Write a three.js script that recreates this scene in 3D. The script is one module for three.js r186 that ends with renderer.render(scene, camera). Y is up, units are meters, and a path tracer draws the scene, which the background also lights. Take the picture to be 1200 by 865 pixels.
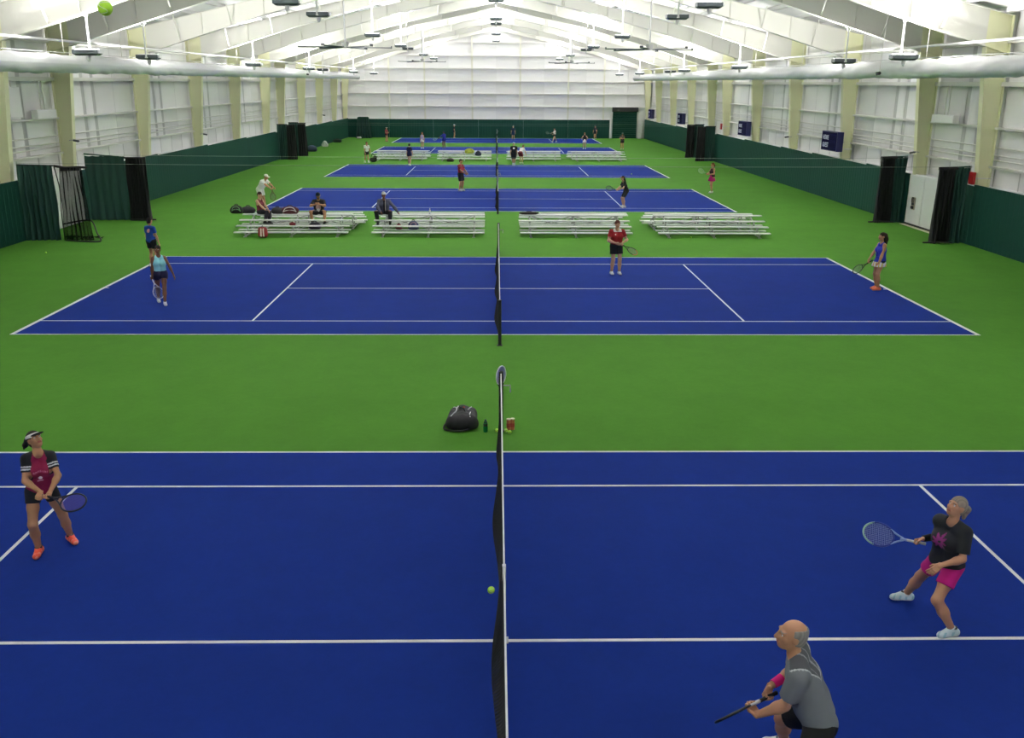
import * as THREE from 'three';
import { mergeGeometries } from 'three/addons/utils/BufferGeometryUtils.js';
import { RectAreaLightUniformsLib } from 'three/addons/lights/RectAreaLightUniformsLib.js';

// ---------------------------------------------------------------- camera, light, exposure
// x to the right, y up; d is the distance into the hall from the camera (three.js z = -d)
const scene = new THREE.Scene();
scene.background = new THREE.Color(0x0a0c0e);
const camera = new THREE.PerspectiveCamera(2 * Math.atan(432.5 / 1077.9) * 180 / Math.PI, 1200 / 865, 0.1, 400);
camera.position.set(-0.0843, 5.7384, 0);
camera.rotation.order = 'YXZ';
camera.rotation.set(-0.2945, -0.018, 0.0054);
RectAreaLightUniformsLib.init();
const renderer = new THREE.WebGLRenderer({ antialias: true });
renderer.toneMapping = THREE.LinearToneMapping;
renderer.toneMappingExposure = 1.38;
renderer.shadowMap.enabled = true;
const LAMP = 950;                                   // each uplight lamp
const LAMP_COLOR = new THREE.Color().setRGB(1, 0.985, 0.95);

// ---------------------------------------------------------------- helpers
function rng(s) { return () => { s |= 0; s = s + 0x6D2B79F5 | 0; let t = Math.imul(s ^ s >>> 15, 1 | s); t = t + Math.imul(t ^ t >>> 7, 61 | t) ^ t; return ((t ^ t >>> 14) >>> 0) / 4294967296; }; }
const rand = rng(7);
const V = (x, y, d) => new THREE.Vector3(x, y, -d);
const v3 = (x, y, z) => new THREE.Vector3(x, y, z);
const used = {};
function numbered(n) { if (!(n in used)) { used[n] = 0; return n; } used[n]++; return n + '_' + String(used[n]).padStart(3, '0'); }
function shadows(m) { m.castShadow = true; m.receiveShadow = true; return m; }
function mesh(name, geo, mat, parent) { const m = shadows(new THREE.Mesh(geo, mat)); m.name = name; parent.add(m); return m; }
function thing(name, label, category, pos, group) {
  const g = new THREE.Group(); g.name = numbered(name); if (pos) g.position.copy(pos);
  g.userData = { label, category }; if (group) g.userData.group = group; scene.add(g); return g;
}
function single(name, geo, mat, label, category, group) {
  const m = mesh(numbered(name), geo, mat, scene); m.userData = { label, category }; if (group) m.userData.group = group; return m;
}
function structure(name, label, category) { const g = new THREE.Group(); g.name = numbered(name); g.userData = { kind: 'structure', label, category }; scene.add(g); return g; }
function copy(src, label) { const c = src.clone(); c.name = numbered(src.name.replace(/_\d{3}$/, '')); c.userData = { ...src.userData }; if (label) c.userData.label = label; scene.add(c); return c; }
const merge = gs => mergeGeometries(gs.map(g => { const n = g.index ? g.toNonIndexed() : g; for (const k of Object.keys(n.attributes)) if (!['position', 'normal', 'uv'].includes(k)) n.deleteAttribute(k); if (!n.attributes.uv) n.setAttribute('uv', new THREE.BufferAttribute(new Float32Array(n.attributes.position.count * 2), 2)); return n; }));
// box given by its two opposite corners (x, y, d)
function boxG(x0, x1, y0, y1, d0, d1) { const g = new THREE.BoxGeometry(Math.abs(x1 - x0), Math.abs(y1 - y0), Math.abs(d1 - d0)); g.translate((x0 + x1) / 2, (y0 + y1) / 2, -(d0 + d1) / 2); return g; }
// six-faced solid from 8 points: p[0..3] one face in ring order, p[4..7] the opposite one
function hexa(p) {
  const F = [[0, 1, 2, 3], [7, 6, 5, 4], [0, 4, 5, 1], [1, 5, 6, 2], [2, 6, 7, 3], [3, 7, 4, 0]];
  const c = p.reduce((a, b) => a.add(b), v3(0, 0, 0)).multiplyScalar(1 / 8);
  const pos = [], uv = [];
  for (const f of F) {
    let q = f.map(i => p[i]);
    const n = q[1].clone().sub(q[0]).cross(q[2].clone().sub(q[0]));
    if (n.dot(q[0].clone().sub(c)) < 0) q = q.slice().reverse();
    const L = q[0].distanceTo(q[1]), M = q[1].distanceTo(q[2]), T = [[0, 0], [L, 0], [L, M], [0, M]];
    for (const i of [0, 1, 2, 0, 2, 3]) { pos.push(q[i].x, q[i].y, q[i].z); uv.push(...T[i]); }
  }
  const g = new THREE.BufferGeometry();
  g.setAttribute('position', new THREE.Float32BufferAttribute(pos, 3)); g.setAttribute('uv', new THREE.Float32BufferAttribute(uv, 2));
  g.computeVertexNormals(); return g;
}
// rectangular bar between two points
function bar(a, b, w, h, up = v3(0, 1, 0)) {
  const t = b.clone().sub(a).normalize(); let s = t.clone().cross(up); if (s.lengthSq() < 1e-6) s = t.clone().cross(v3(1, 0, 0)); s.normalize();
  const u = s.clone().cross(t).normalize(); s.multiplyScalar(w / 2); u.multiplyScalar(h / 2);
  const ring = c => [c.clone().sub(s).sub(u), c.clone().add(s).sub(u), c.clone().add(s).add(u), c.clone().sub(s).add(u)];
  return hexa([...ring(a), ...ring(b)]);
}
function rod(a, b, r0, r1 = r0, seg = 10) {
  const g = new THREE.CylinderGeometry(r1, r0, a.distanceTo(b), seg); g.translate(0, a.distanceTo(b) / 2, 0);
  g.applyQuaternion(new THREE.Quaternion().setFromUnitVectors(v3(0, 1, 0), b.clone().sub(a).normalize())); g.translate(a.x, a.y, a.z); return g;
}
const tube = (pts, r, n = 24, seg = 6, closed = false) => new THREE.TubeGeometry(new THREE.CatmullRomCurve3(pts, closed), n, r, seg, closed);
const ball = (r, x = 0, y = 0, z = 0, a = 16, b = 12) => new THREE.SphereGeometry(r, a, b).translate(x, y, z);

// textures ------------------------------------------------------------
function valueNoise(seed, n) { const r = rng(seed), a = new Float32Array(n * n).map(() => r()); return (x, y) => { const X = Math.floor(x), Y = Math.floor(y), f = x - X, g = y - Y, s = f * f * (3 - 2 * f), t = g * g * (3 - 2 * g), A = (i, j) => a[((j % n + n) % n) * n + (i % n + n) % n]; return (A(X, Y) * (1 - s) + A(X + 1, Y) * s) * (1 - t) + (A(X, Y + 1) * (1 - s) + A(X + 1, Y + 1) * s) * t; }; }
function noiseMap(size, seed, amp, scales, srgb = true) {       // grey map around 1 - amp
  const ns = scales.map((s, i) => [valueNoise(seed + i * 13, s), s]); const d = new Uint8Array(size * size * 4);
  for (let y = 0; y < size; y++) for (let x = 0; x < size; x++) {
    let v = 0, w = 0; ns.forEach(([f, s], i) => { const k = 1 / (1 + i * 0.35); v += k * f(x / size * s, y / size * s); w += k; });
    const g = Math.round(255 * (1 - amp + amp * (v / w * 2 - 1) * 0.98)), i = (y * size + x) * 4; d[i] = d[i + 1] = d[i + 2] = Math.max(0, Math.min(255, g)); d[i + 3] = 255;
  }
  const t = new THREE.DataTexture(d, size, size); t.wrapS = t.wrapT = THREE.RepeatWrapping; t.magFilter = THREE.LinearFilter; t.minFilter = THREE.LinearFilter; t.needsUpdate = true; if (srgb) t.colorSpace = THREE.SRGBColorSpace; return t;
}
const std = (color, roughness = 0.6, o = {}) => new THREE.MeshStandardMaterial({ color, roughness, ...o });
const matte = (color, roughness, o = {}) => new THREE.MeshPhysicalMaterial({ color, roughness, specularIntensity: 0.12, ...o });
const lin = (r, g, b) => new THREE.Color().setRGB(r, g, b);
const grainMap = noiseMap(512, 3, 0.05, [6, 23, 90, 256]);
const grainBump = noiseMap(512, 91, 0.5, [128, 256, 512], false);
const courtMap = grainMap.clone(); courtMap.repeat.set(0.13, 0.13); courtMap.needsUpdate = true;
const courtBump = grainBump.clone(); courtBump.repeat.set(1.6, 1.6); courtBump.needsUpdate = true;
const M = {
  green: matte(lin(0.080, 0.235, 0.030), 0.85, { map: courtMap, bumpMap: courtBump, bumpScale: 0.0006 }),
  blue: matte(lin(0.0085, 0.032, 0.25), 0.85, { map: courtMap, bumpMap: courtBump, bumpScale: 0.0006 }),
  line: std(lin(0.84, 0.84, 0.86), 0.6, { map: courtMap }),
  liner: std(lin(0.88, 0.87, 0.87), 0.55),
  linerB: std(lin(0.82, 0.81, 0.81), 0.55),
  roof: std(lin(0.79, 0.79, 0.785), 0.6),
  girt: std(lin(0.72, 0.71, 0.67), 0.5),
  cream: std(lin(0.76, 0.76, 0.50), 0.5),
  rafter: std(lin(0.69, 0.685, 0.63), 0.5),
  white: std(lin(0.80, 0.80, 0.80), 0.45),
  alu: std(lin(0.78, 0.78, 0.79), 0.38, { metalness: 0.15 }),
  aluDark: std(lin(0.45, 0.45, 0.46), 0.4, { metalness: 0.5 }),
  panelGreen: matte(lin(0.013, 0.062, 0.046), 0.6),
  panelGreenB: matte(lin(0.014, 0.067, 0.049), 0.6),
  curtain: std(lin(0.015, 0.066, 0.053), 0.75),
  netBlack: std(lin(0.012, 0.013, 0.014), 0.85),
  sheer: std(lin(0.012, 0.013, 0.014), 0.9, { transparent: true, opacity: 0.5 }),
  black: std(lin(0.012, 0.012, 0.013), 0.5),
  dark: std(lin(0.05, 0.06, 0.065), 0.5),
  slate: std(lin(0.10, 0.12, 0.13), 0.45, { metalness: 0.3 }),
  duct: std(lin(0.80, 0.80, 0.81), 0.75),
  navy: std(lin(0.012, 0.016, 0.10), 0.45),
  seam: std(lin(0.56, 0.555, 0.55), 0.6),  // backing sheet, greyed to stand in for shaded liner folds
  wire: std(lin(0.30, 0.33, 0.29), 0.5),
  post: std(lin(0.74, 0.73, 0.63), 0.5),
  red: std(lin(0.45, 0.015, 0.02), 0.45),
  beige: std(lin(0.48, 0.43, 0.33), 0.6),
  felt: std(lin(0.42, 0.75, 0.06), 0.95),
  glow: new THREE.MeshStandardMaterial({ color: 0xffffff, emissive: LAMP_COLOR, emissiveIntensity: 3 }),
};

// ---------------------------------------------------------------- measured layout
const COURTS = [8.72, 27.27, 51.2, 69.63, 93.87, 112.1];
const FRAMES = [-0.3, 8.7, 17.8, 27, 36.05, 41.55, 50.7, 59.85, 68.75, 77.7, 83.2, 92, 101.4, 110.6, 118.6];
const NEAR = -3, FAR = 119, WX = 19.25, FX = 18.5, FENCE = 2.27;
const off = d => 0.6 * (d - 41) / 78;                    // the steelwork rises slightly towards the far end
const roofY = (x, d) => 13.1 - 0.23 * Math.abs(x) + off(d);

// ---------------------------------------------------------------- floor with its courts
{
  const floor = structure('floor', 'green acrylic tennis court floor of the hall', 'floor');
  const slab = boxG(-WX - 0.3, WX + 0.3, -0.3, 0, NEAR - 0.3, FAR + 0.4);
  const p = slab.attributes.position, u = slab.attributes.uv; for (let i = 0; i < p.count; i++) u.setXY(i, p.getX(i), p.getZ(i));
  mesh('green_surround', slab, M.green, floor);
  const planUV = g => { const a = g.attributes.position, b = g.attributes.uv; for (let i = 0; i < a.count; i++) b.setXY(i, a.getX(i) * 1.1, a.getZ(i) * 1.1); return g; };
  const L = 11.885, D = 5.485, S = 4.115, SV = 6.4;
  for (const c of COURTS) {
    mesh('court_surface', planUV(boxG(-L, L, -0.02, 0.003, c - D, c + D)), M.blue, floor);
    const line = (x0, x1, d0, d1) => mesh('court_line', planUV(boxG(x0, x1, -0.01, 0.0055, d0, d1)), M.line, floor);
    for (const s of [-1, 1]) {
      line(s * L, s * (L - 0.1), c - D, c + D);                                   // baseline
      line(-L + 0.1, L - 0.1, c + s * D, c + s * (D - 0.05));                     // doubles sideline
      line(-L + 0.1, L - 0.1, c + s * (S + 0.0), c + s * (S - 0.05));             // singles sideline
      line(s * SV, s * (SV - 0.05), c - S + 0.05, c + S - 0.05);                  // service line
      line(0, s * (SV - 0.05), c - 0.025, c + 0.025);                             // centre service line
      line(s * (L - 0.1), s * (L - 0.2), c - 0.025, c + 0.025);                   // centre mark
    }
  }
}

// ---------------------------------------------------------------- walls, girts, green lower panels
const pillow = (() => {                                     // unit liner panel, slightly puffed between girts
  const g = new THREE.PlaneGeometry(1, 1, 6, 4), p = g.attributes.position;
  for (let i = 0; i < p.count; i++) { const x = p.getX(i) * 2, y = p.getY(i) * 2; p.setZ(i, 0.05 * Math.sqrt(Math.max(0, (1 - x * x) * 1)) * (0.6 + 0.4 * (1 - y * y)) + 0.004 * Math.sin(i * 7.3)); }
  g.computeVertexNormals(); return g;
})();
function ribbed(len, h0, h1, pitch = 0.32, depth = 0.008) {   // upright ribbed sheet, x along its length, thickness towards -z
  const pts = []; let x = 0; const n = Math.max(1, Math.round(len / pitch)), w = len / n;
  for (let i = 0; i < n; i++) { pts.push([x, 0], [x + w * 0.62, 0], [x + w * 0.7, -depth], [x + w * 0.92, -depth]); x += w; } pts.push([len, 0]);
  const pos = [], idx = []; pts.forEach(([a, z]) => { const t = a / len, h = h0 + (h1 - h0) * t; pos.push(a, 0, z, a, h, z, a, h, -0.07, a, 0, -0.07); });
  for (let i = 0; i + 1 < pts.length; i++) { const a = i * 4, b = a + 4; idx.push(a, b, b + 1, a, b + 1, a + 1, a + 1, b + 1, b + 2, a + 1, b + 2, a + 2, a + 2, b + 2, b + 3, a + 2, b + 3, a + 3); }
  const e = (pts.length - 1) * 4; idx.push(0, 1, 2, 0, 2, 3, e, e + 2, e + 1, e, e + 3, e + 2);
  const g = new THREE.BufferGeometry(); g.setAttribute('position', new THREE.Float32BufferAttribute(pos, 3)); g.setIndex(idx);
  const n2 = g.toNonIndexed(); n2.computeVertexNormals(); return n2;
}
const GIRTS = [3.02, 4.47, 6.08, 7.58];
function sideWall(s) {
  const side = s < 0 ? 'left' : 'right';
  const w = structure('wall_' + side, `white lined steel ${side} side wall with a green lower band`, 'wall');
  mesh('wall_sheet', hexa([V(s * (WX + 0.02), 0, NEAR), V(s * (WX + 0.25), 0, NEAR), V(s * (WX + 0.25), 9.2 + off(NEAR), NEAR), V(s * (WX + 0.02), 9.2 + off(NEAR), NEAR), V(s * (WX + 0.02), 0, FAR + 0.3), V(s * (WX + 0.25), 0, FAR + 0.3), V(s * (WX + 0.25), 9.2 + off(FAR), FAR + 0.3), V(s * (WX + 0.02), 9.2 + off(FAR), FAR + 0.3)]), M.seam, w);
  const rows = [2.2, ...GIRTS, 9.0];
  for (let f = 3; f + 1 < FRAMES.length; f++) {
    const d0 = FRAMES[f], d1 = f + 2 === FRAMES.length ? FAR : FRAMES[f + 1], n = Math.round((d1 - d0) / 1.83), k = (d1 - d0) / n;
    const L = d1 - d0, m0 = d0 + L * 0.42, wide = [[d0, m0 - 0.72], [m0 - 0.42, m0 + 0.42], [m0 + 0.72, d1]];     // grey bands between the liner sheets paint in the shade of folds
    for (let r = 0; r + 1 < rows.length; r++) {
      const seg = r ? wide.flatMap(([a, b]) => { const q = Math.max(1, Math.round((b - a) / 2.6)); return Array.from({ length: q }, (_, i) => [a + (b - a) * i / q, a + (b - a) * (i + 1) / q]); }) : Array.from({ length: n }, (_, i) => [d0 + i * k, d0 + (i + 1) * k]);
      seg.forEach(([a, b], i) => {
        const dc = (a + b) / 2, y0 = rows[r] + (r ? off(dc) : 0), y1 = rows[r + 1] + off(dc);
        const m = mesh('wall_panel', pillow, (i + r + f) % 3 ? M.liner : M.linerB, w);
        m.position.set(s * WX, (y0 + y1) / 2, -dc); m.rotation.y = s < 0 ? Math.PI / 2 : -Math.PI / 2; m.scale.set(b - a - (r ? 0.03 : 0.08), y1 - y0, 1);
      });
    }
    for (const h of GIRTS) mesh('girt', bar(V(s * 19.1, h + off(d0), d0), V(s * 19.1, h + off(d1), d1), 0.24, h === 6.08 ? 0.16 : 0.08), M.girt, w);
    // conduits and bracing rods under the lower girts
    for (const [h, x] of [[3.28, 19.14], [3.46, 19.1], [3.75, 19.15]]) mesh('conduit', rod(V(s * x, h + off(d0), d0), V(s * x, h + off(d1), d1), 0.028, 0.028, 6), M.girt, w);
  }
  // green ribbed panels along the foot of the wall, white ledge on top
  const cuts = s < 0 ? [NEAR, 8, 17.4, 26.6, 36.4, null, 41.9, 51.6, 60.7, 70.2, 79.6, 88.6, 97.8, 107, FAR - 0.06] : [NEAR, 8, 17.4, 26.6, 36.0, 38.6, null, 41.85, 46.9, 55.2, 61.4, 70.6, 79.8, 88.9, 98.1, 107.4, FAR - 0.06];
  let prev = null, kk = 0;
  for (const c of cuts) {
    if (prev !== null && c !== null) {
      const g = ribbed(c - prev - 0.012, FENCE - 0.035, FENCE + 0.035);
      const m = mesh('green_panel', g, kk++ % 2 ? M.panelGreen : M.panelGreenB, w);
      if (s < 0) { m.position.set(-FX, 0, -prev); m.rotation.y = Math.PI / 2; } else { m.scale.x = -1; m.position.set(FX, 0, -prev); m.rotation.y = -Math.PI / 2; }
    }
    prev = c;
  }
  for (let f = 0; f + 1 < FRAMES.length; f++) { const d0 = Math.max(NEAR, FRAMES[f]), d1 = f + 2 === FRAMES.length ? FAR : FRAMES[f + 1]; mesh('ledge', boxG(s * (FX + 0.075), s * (WX + 0.02), FENCE - 0.12, FENCE - 0.05, d0, d1), M.white, w); }
  return w;
}
const wallLeft = sideWall(-1), wallRight = sideWall(1);
{
  const w = structure('wall_far', 'white lined gable end wall with cream posts and girts', 'wall');
  const top = x => roofY(x, FAR);
  mesh('wall_sheet', (() => { const sh = new THREE.Shape([new THREE.Vector2(-WX, 0), new THREE.Vector2(WX, 0), new THREE.Vector2(WX, top(WX)), new THREE.Vector2(0, top(0)), new THREE.Vector2(-WX, top(WX))]); const g = new THREE.ExtrudeGeometry(sh, { depth: 0.25, bevelEnabled: false }); g.translate(0, 0, -FAR - 0.3); return g; })(), M.linerB, w);
  const xs = [-19.2, -13.26, -8.9, -3.04, 2.87, 8.83, 13.25, 19.2], hs = [2.2, 3.75, 5.28, 6.74, 8.24, 9.73, 11.26, 12.93, 14];
  for (let i = 0; i + 1 < xs.length; i++) {
    const n = 2, k = (xs[i + 1] - xs[i]) / n;
    for (let j = 0; j < n; j++) for (let r = 0; r + 1 < hs.length; r++) {
      const a = xs[i] + j * k + 0.03, b = a + k - 0.06, y = x => Math.min(hs[r + 1], top(x));
      if (y(a) <= hs[r] + 0.05 && y(b) <= hs[r] + 0.05) continue;
      const ya = Math.max(y(a), hs[r] + 0.02), yb = Math.max(y(b), hs[r] + 0.02), F = FAR - 0.02, B = FAR + 0.03;
      mesh('wall_panel', hexa([V(a, hs[r], F), V(b, hs[r], F), V(b, yb, F), V(a, ya, F), V(a, hs[r], B), V(b, hs[r], B), V(b, yb, B), V(a, ya, B)]), (i + j + r) % 2 ? M.liner : M.linerB, w);
    }
  }
  for (const h of hs.slice(1, 8)) { const xm = Math.min(19.2, (13.1 + off(FAR) - h) / 0.23); mesh('girt', boxG(-xm, xm, h - 0.05, h + 0.05, FAR - 0.3, FAR - 0.02), M.girt, w); }
  for (const x of xs.slice(1, 7)) mesh('post', merge([boxG(x - 0.1, x + 0.1, 0, top(x) - 0.02, FAR - 0.34, FAR - 0.32), boxG(x - 0.012, x + 0.012, 0, top(x) - 0.02, FAR - 0.32, FAR - 0.19)]), M.post, w);
  let px = -FX; for (const x of [-13.4, -7.9, -2.3, 3.3, 8.9, 14.1]) { const m = mesh('green_panel', ribbed(x - px - 0.012, FENCE - 0.04, FENCE - 0.04), M.panelGreen, w); m.position.set(px, 0, -FAR + 0.4); px = x; }
  mesh('ledge', boxG(-FX, 14.1, FENCE - 0.12, FENCE - 0.05, FAR - 0.33, FAR), M.white, w);
  const n = structure('wall_near', 'white end wall behind the viewpoint', 'wall');
  mesh('wall_sheet', (() => { const t = x => roofY(x, NEAR); const sh = new THREE.Shape([new THREE.Vector2(-WX, 0), new THREE.Vector2(WX, 0), new THREE.Vector2(WX, t(WX)), new THREE.Vector2(0, t(0)), new THREE.Vector2(-WX, t(WX))]); const g = new THREE.ExtrudeGeometry(sh, { depth: 0.25, bevelEnabled: false }); g.translate(0, 0, -NEAR); return g; })(), M.linerB, n);
}
// roof with purlins
{
  const c = structure('ceiling', 'white sloping steel roof with rows of purlins', 'ceiling');
  for (const s of [-1, 1]) {
    const P = (x, d, t) => V(s * x, roofY(x, d) + t, d), A = NEAR - 0.3, B = FAR + 0.3;
    mesh('roof_slope', hexa([P(0, A, 0), P(19.6, A, 0), P(19.6, A, 0.2), P(0, A, 0.2), P(0, B, 0), P(19.6, B, 0), P(19.6, B, 0.2), P(0, B, 0.2)]), M.roof, c);
    for (let x = 0.7; x < 19; x += 1.5) mesh('purlin', merge([
      hexa([P(x - 0.012, NEAR, -0.2), P(x + 0.012, NEAR, -0.2), P(x + 0.012, NEAR, 0), P(x - 0.012, NEAR, 0), P(x - 0.012, FAR - 0.05, -0.2), P(x + 0.012, FAR - 0.05, -0.2), P(x + 0.012, FAR - 0.05, 0), P(x - 0.012, FAR - 0.05, 0)]),
      hexa([P(x - 0.012, NEAR, -0.2), P(x + 0.07, NEAR, -0.2), P(x + 0.07, NEAR, -0.185), P(x - 0.012, NEAR, -0.185), P(x - 0.012, FAR - 0.05, -0.2), P(x + 0.07, FAR - 0.05, -0.2), P(x + 0.07, FAR - 0.05, -0.185), P(x - 0.012, FAR - 0.05, -0.185)])]), M.roof, c);
  }
}
// tapered portal frames
const rafterBottom = x => { const k = [[0, 12.1], [7, 10.62], [12, 9.3], [18.15, 7.42]]; for (let i = 0; i < 3; i++) if (x <= k[i + 1][0]) { const t = (x - k[i][0]) / (k[i + 1][0] - k[i][0]); return k[i][1] + t * (k[i + 1][1] - k[i][1]); } return 7.42; };
const plate = (pts, d, t) => { const g = new THREE.ExtrudeGeometry(new THREE.Shape(pts.map(p => new THREE.Vector2(p[0], p[1]))), { depth: t, bevelEnabled: false }); g.translate(0, 0, -d - t / 2); return g; };
for (const d of FRAMES.slice(1)) {
  const o = off(d), T = x => roofY(x, d) - 0.21, B = x => rafterBottom(x) + o, f = structure('steel_frame', 'cream tapered steel portal frame spanning the hall', 'steel frame');
  f.userData.group = 'portal frames carrying the roof';
  for (const s of [-1, 1]) {
    const kneeY = B(18.15), x = (a) => s * a;
    mesh('column', merge([
      plate([[x(19.05), 0.01], [x(18.8), 0.01], [x(18.15), kneeY], [x(18.15), T(18.15)], [x(19.05), T(19.05)]], d, 0.02),
      bar(V(x(18.79), 0.01, d), V(x(18.14), kneeY, d), 0.3, 0.025, v3(1, 0, 0)), bar(V(x(19.04), 0.01, d), V(x(19.04), T(19), d), 0.3, 0.025, v3(1, 0, 0)),
      bar(V(x(18.15), kneeY, d), V(x(18.99), kneeY - 0.25, d), 0.28, 0.02)]), M.cream, f);
    mesh('rafter', merge([
      plate([[x(18.15), B(18.15)], [x(12), B(12)], [x(7), B(7)], [x(0.0), B(0)], [x(0), T(0)], [x(18.15), T(18.15)]], d, 0.02),
      ...[[18.15, 12], [12, 7], [7, 0]].map(([a, b]) => bar(V(x(a), B(a), d), V(x(b), B(b), d), 0.3, 0.025)), bar(V(x(19), T(19), d), V(x(0), T(0), d), 0.3, 0.02),
      ...[15.2, 12, 9.5, 7, 4.5, 2].map(a => boxG(x(a) - 0.008, x(a) + 0.008, B(a), T(a), d - 0.12, d + 0.12))]), M.rafter, f);
    for (const a of [16.4, 13.7, 10.7, 7.7, 4.7, 1.7]) for (const e of [-1, 1]) mesh('flange_brace', bar(V(x(a), B(a) + 0.06, d + e * 0.04), V(x(a - 0.1), roofY(a - 0.1, d + e * 1.15) - 0.2, d + e * 1.15), 0.05, 0.05), M.rafter, f);
  }
}
console.log('structure');
// ---------------------------------------------------------------- fabric air ducts along both sides
for (const s of [-1, 1]) {
  const side = s < 0 ? 'left' : 'right', D0 = NEAR + 1, D1 = 111.2, X = s * 16, cy = d => 6.62 + off(d) + 0.0, R = 0.33;
  const g = thing('air_duct', `long white fabric air duct hung along the ${side} side wall`, 'duct', V(X, cy(41), D0));
  const nz = valueNoise(21 + s, 64), n = 620, seg = 22, pos = [], idx = [];
  for (let i = 0; i <= n; i++) for (let j = 0; j <= seg; j++) {
    const d = D0 + (D1 - D0) * i / n, a = j / seg * Math.PI * 2, am = 0.075 * Math.max(0.2, 1 - Math.max(0, d - 40) / 50);
    const w = am * (nz(d * 1.7 + Math.sin(a) * 2.4, 3 + a * 1.1) - 0.5) + am * 0.7 * (nz(d * 3.9 - a * 1.8, 30 + a) - 0.5), r = R + w * Math.min(1, Math.max(0, Math.min(j, seg - j) / 3));
    pos.push(r * Math.cos(a), r * Math.sin(a) + cy(d) - cy(41), -(d - D0));
  }
  for (let i = 0; i < n; i++) for (let j = 0; j < seg; j++) { const a = i * (seg + 1) + j, b = a + seg + 1; idx.push(a, a + 1, b, b, a + 1, b + 1); }
  const tg = new THREE.BufferGeometry(); tg.setAttribute('position', new THREE.Float32BufferAttribute(pos, 3)); tg.setIndex(idx); tg.computeVertexNormals();
  mesh('duct_tube', tg, M.duct, g);
  const cap = new THREE.SphereGeometry(R, 20, 8, 0, Math.PI * 2, 0, Math.PI / 2); cap.rotateX(-Math.PI / 2); cap.scale(1, 1, 0.45);
  const cm = mesh('end_cap', cap, M.duct, g); cm.position.set(0, cy(D1) - cy(41), -(D1 - D0));
  mesh('cuff', new THREE.TorusGeometry(R + 0.005, 0.02, 6, 24), M.girt, g).position.set(0, cy(D1) - cy(41), -(D1 - D0 - 0.1));
  const rel = (d, y) => v3(0, cy(d) - cy(41) + y, -(d - D0));
  mesh('support_cable', rod(rel(D0, R + 0.06), rel(D1, R + 0.06), 0.012, 0.012, 5), M.aluDark, g);
  for (const d of FRAMES.slice(1, 13)) mesh('hanger', rod(rel(d, R + 0.05), v3(0, rafterBottom(16) + off(d) - cy(41), -(d - D0)), 0.012, 0.012, 5), M.girt, g);
}
// sprinkler mains
for (const s of [-1, 1]) {
  const g = thing('sprinkler_pipe', `thin white sprinkler pipe running high along the ${s < 0 ? 'left' : 'right'} columns`, 'pipe', V(s * 17.1, 0, 20));
  const y = d => 7.5 + off(d) + 0.02;
  mesh('pipe', rod(v3(0, y(5), 15), v3(0, y(117), -97), 0.05, 0.05, 8), M.white, g);
  for (const d of FRAMES.slice(2)) mesh('hanger', rod(v3(s * 0.05, y(d), -(d - 20)), v3(s * 0.62, y(d) + 0.15, -(d - 20)), 0.02, 0.02, 6), M.white, g);
}
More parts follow.
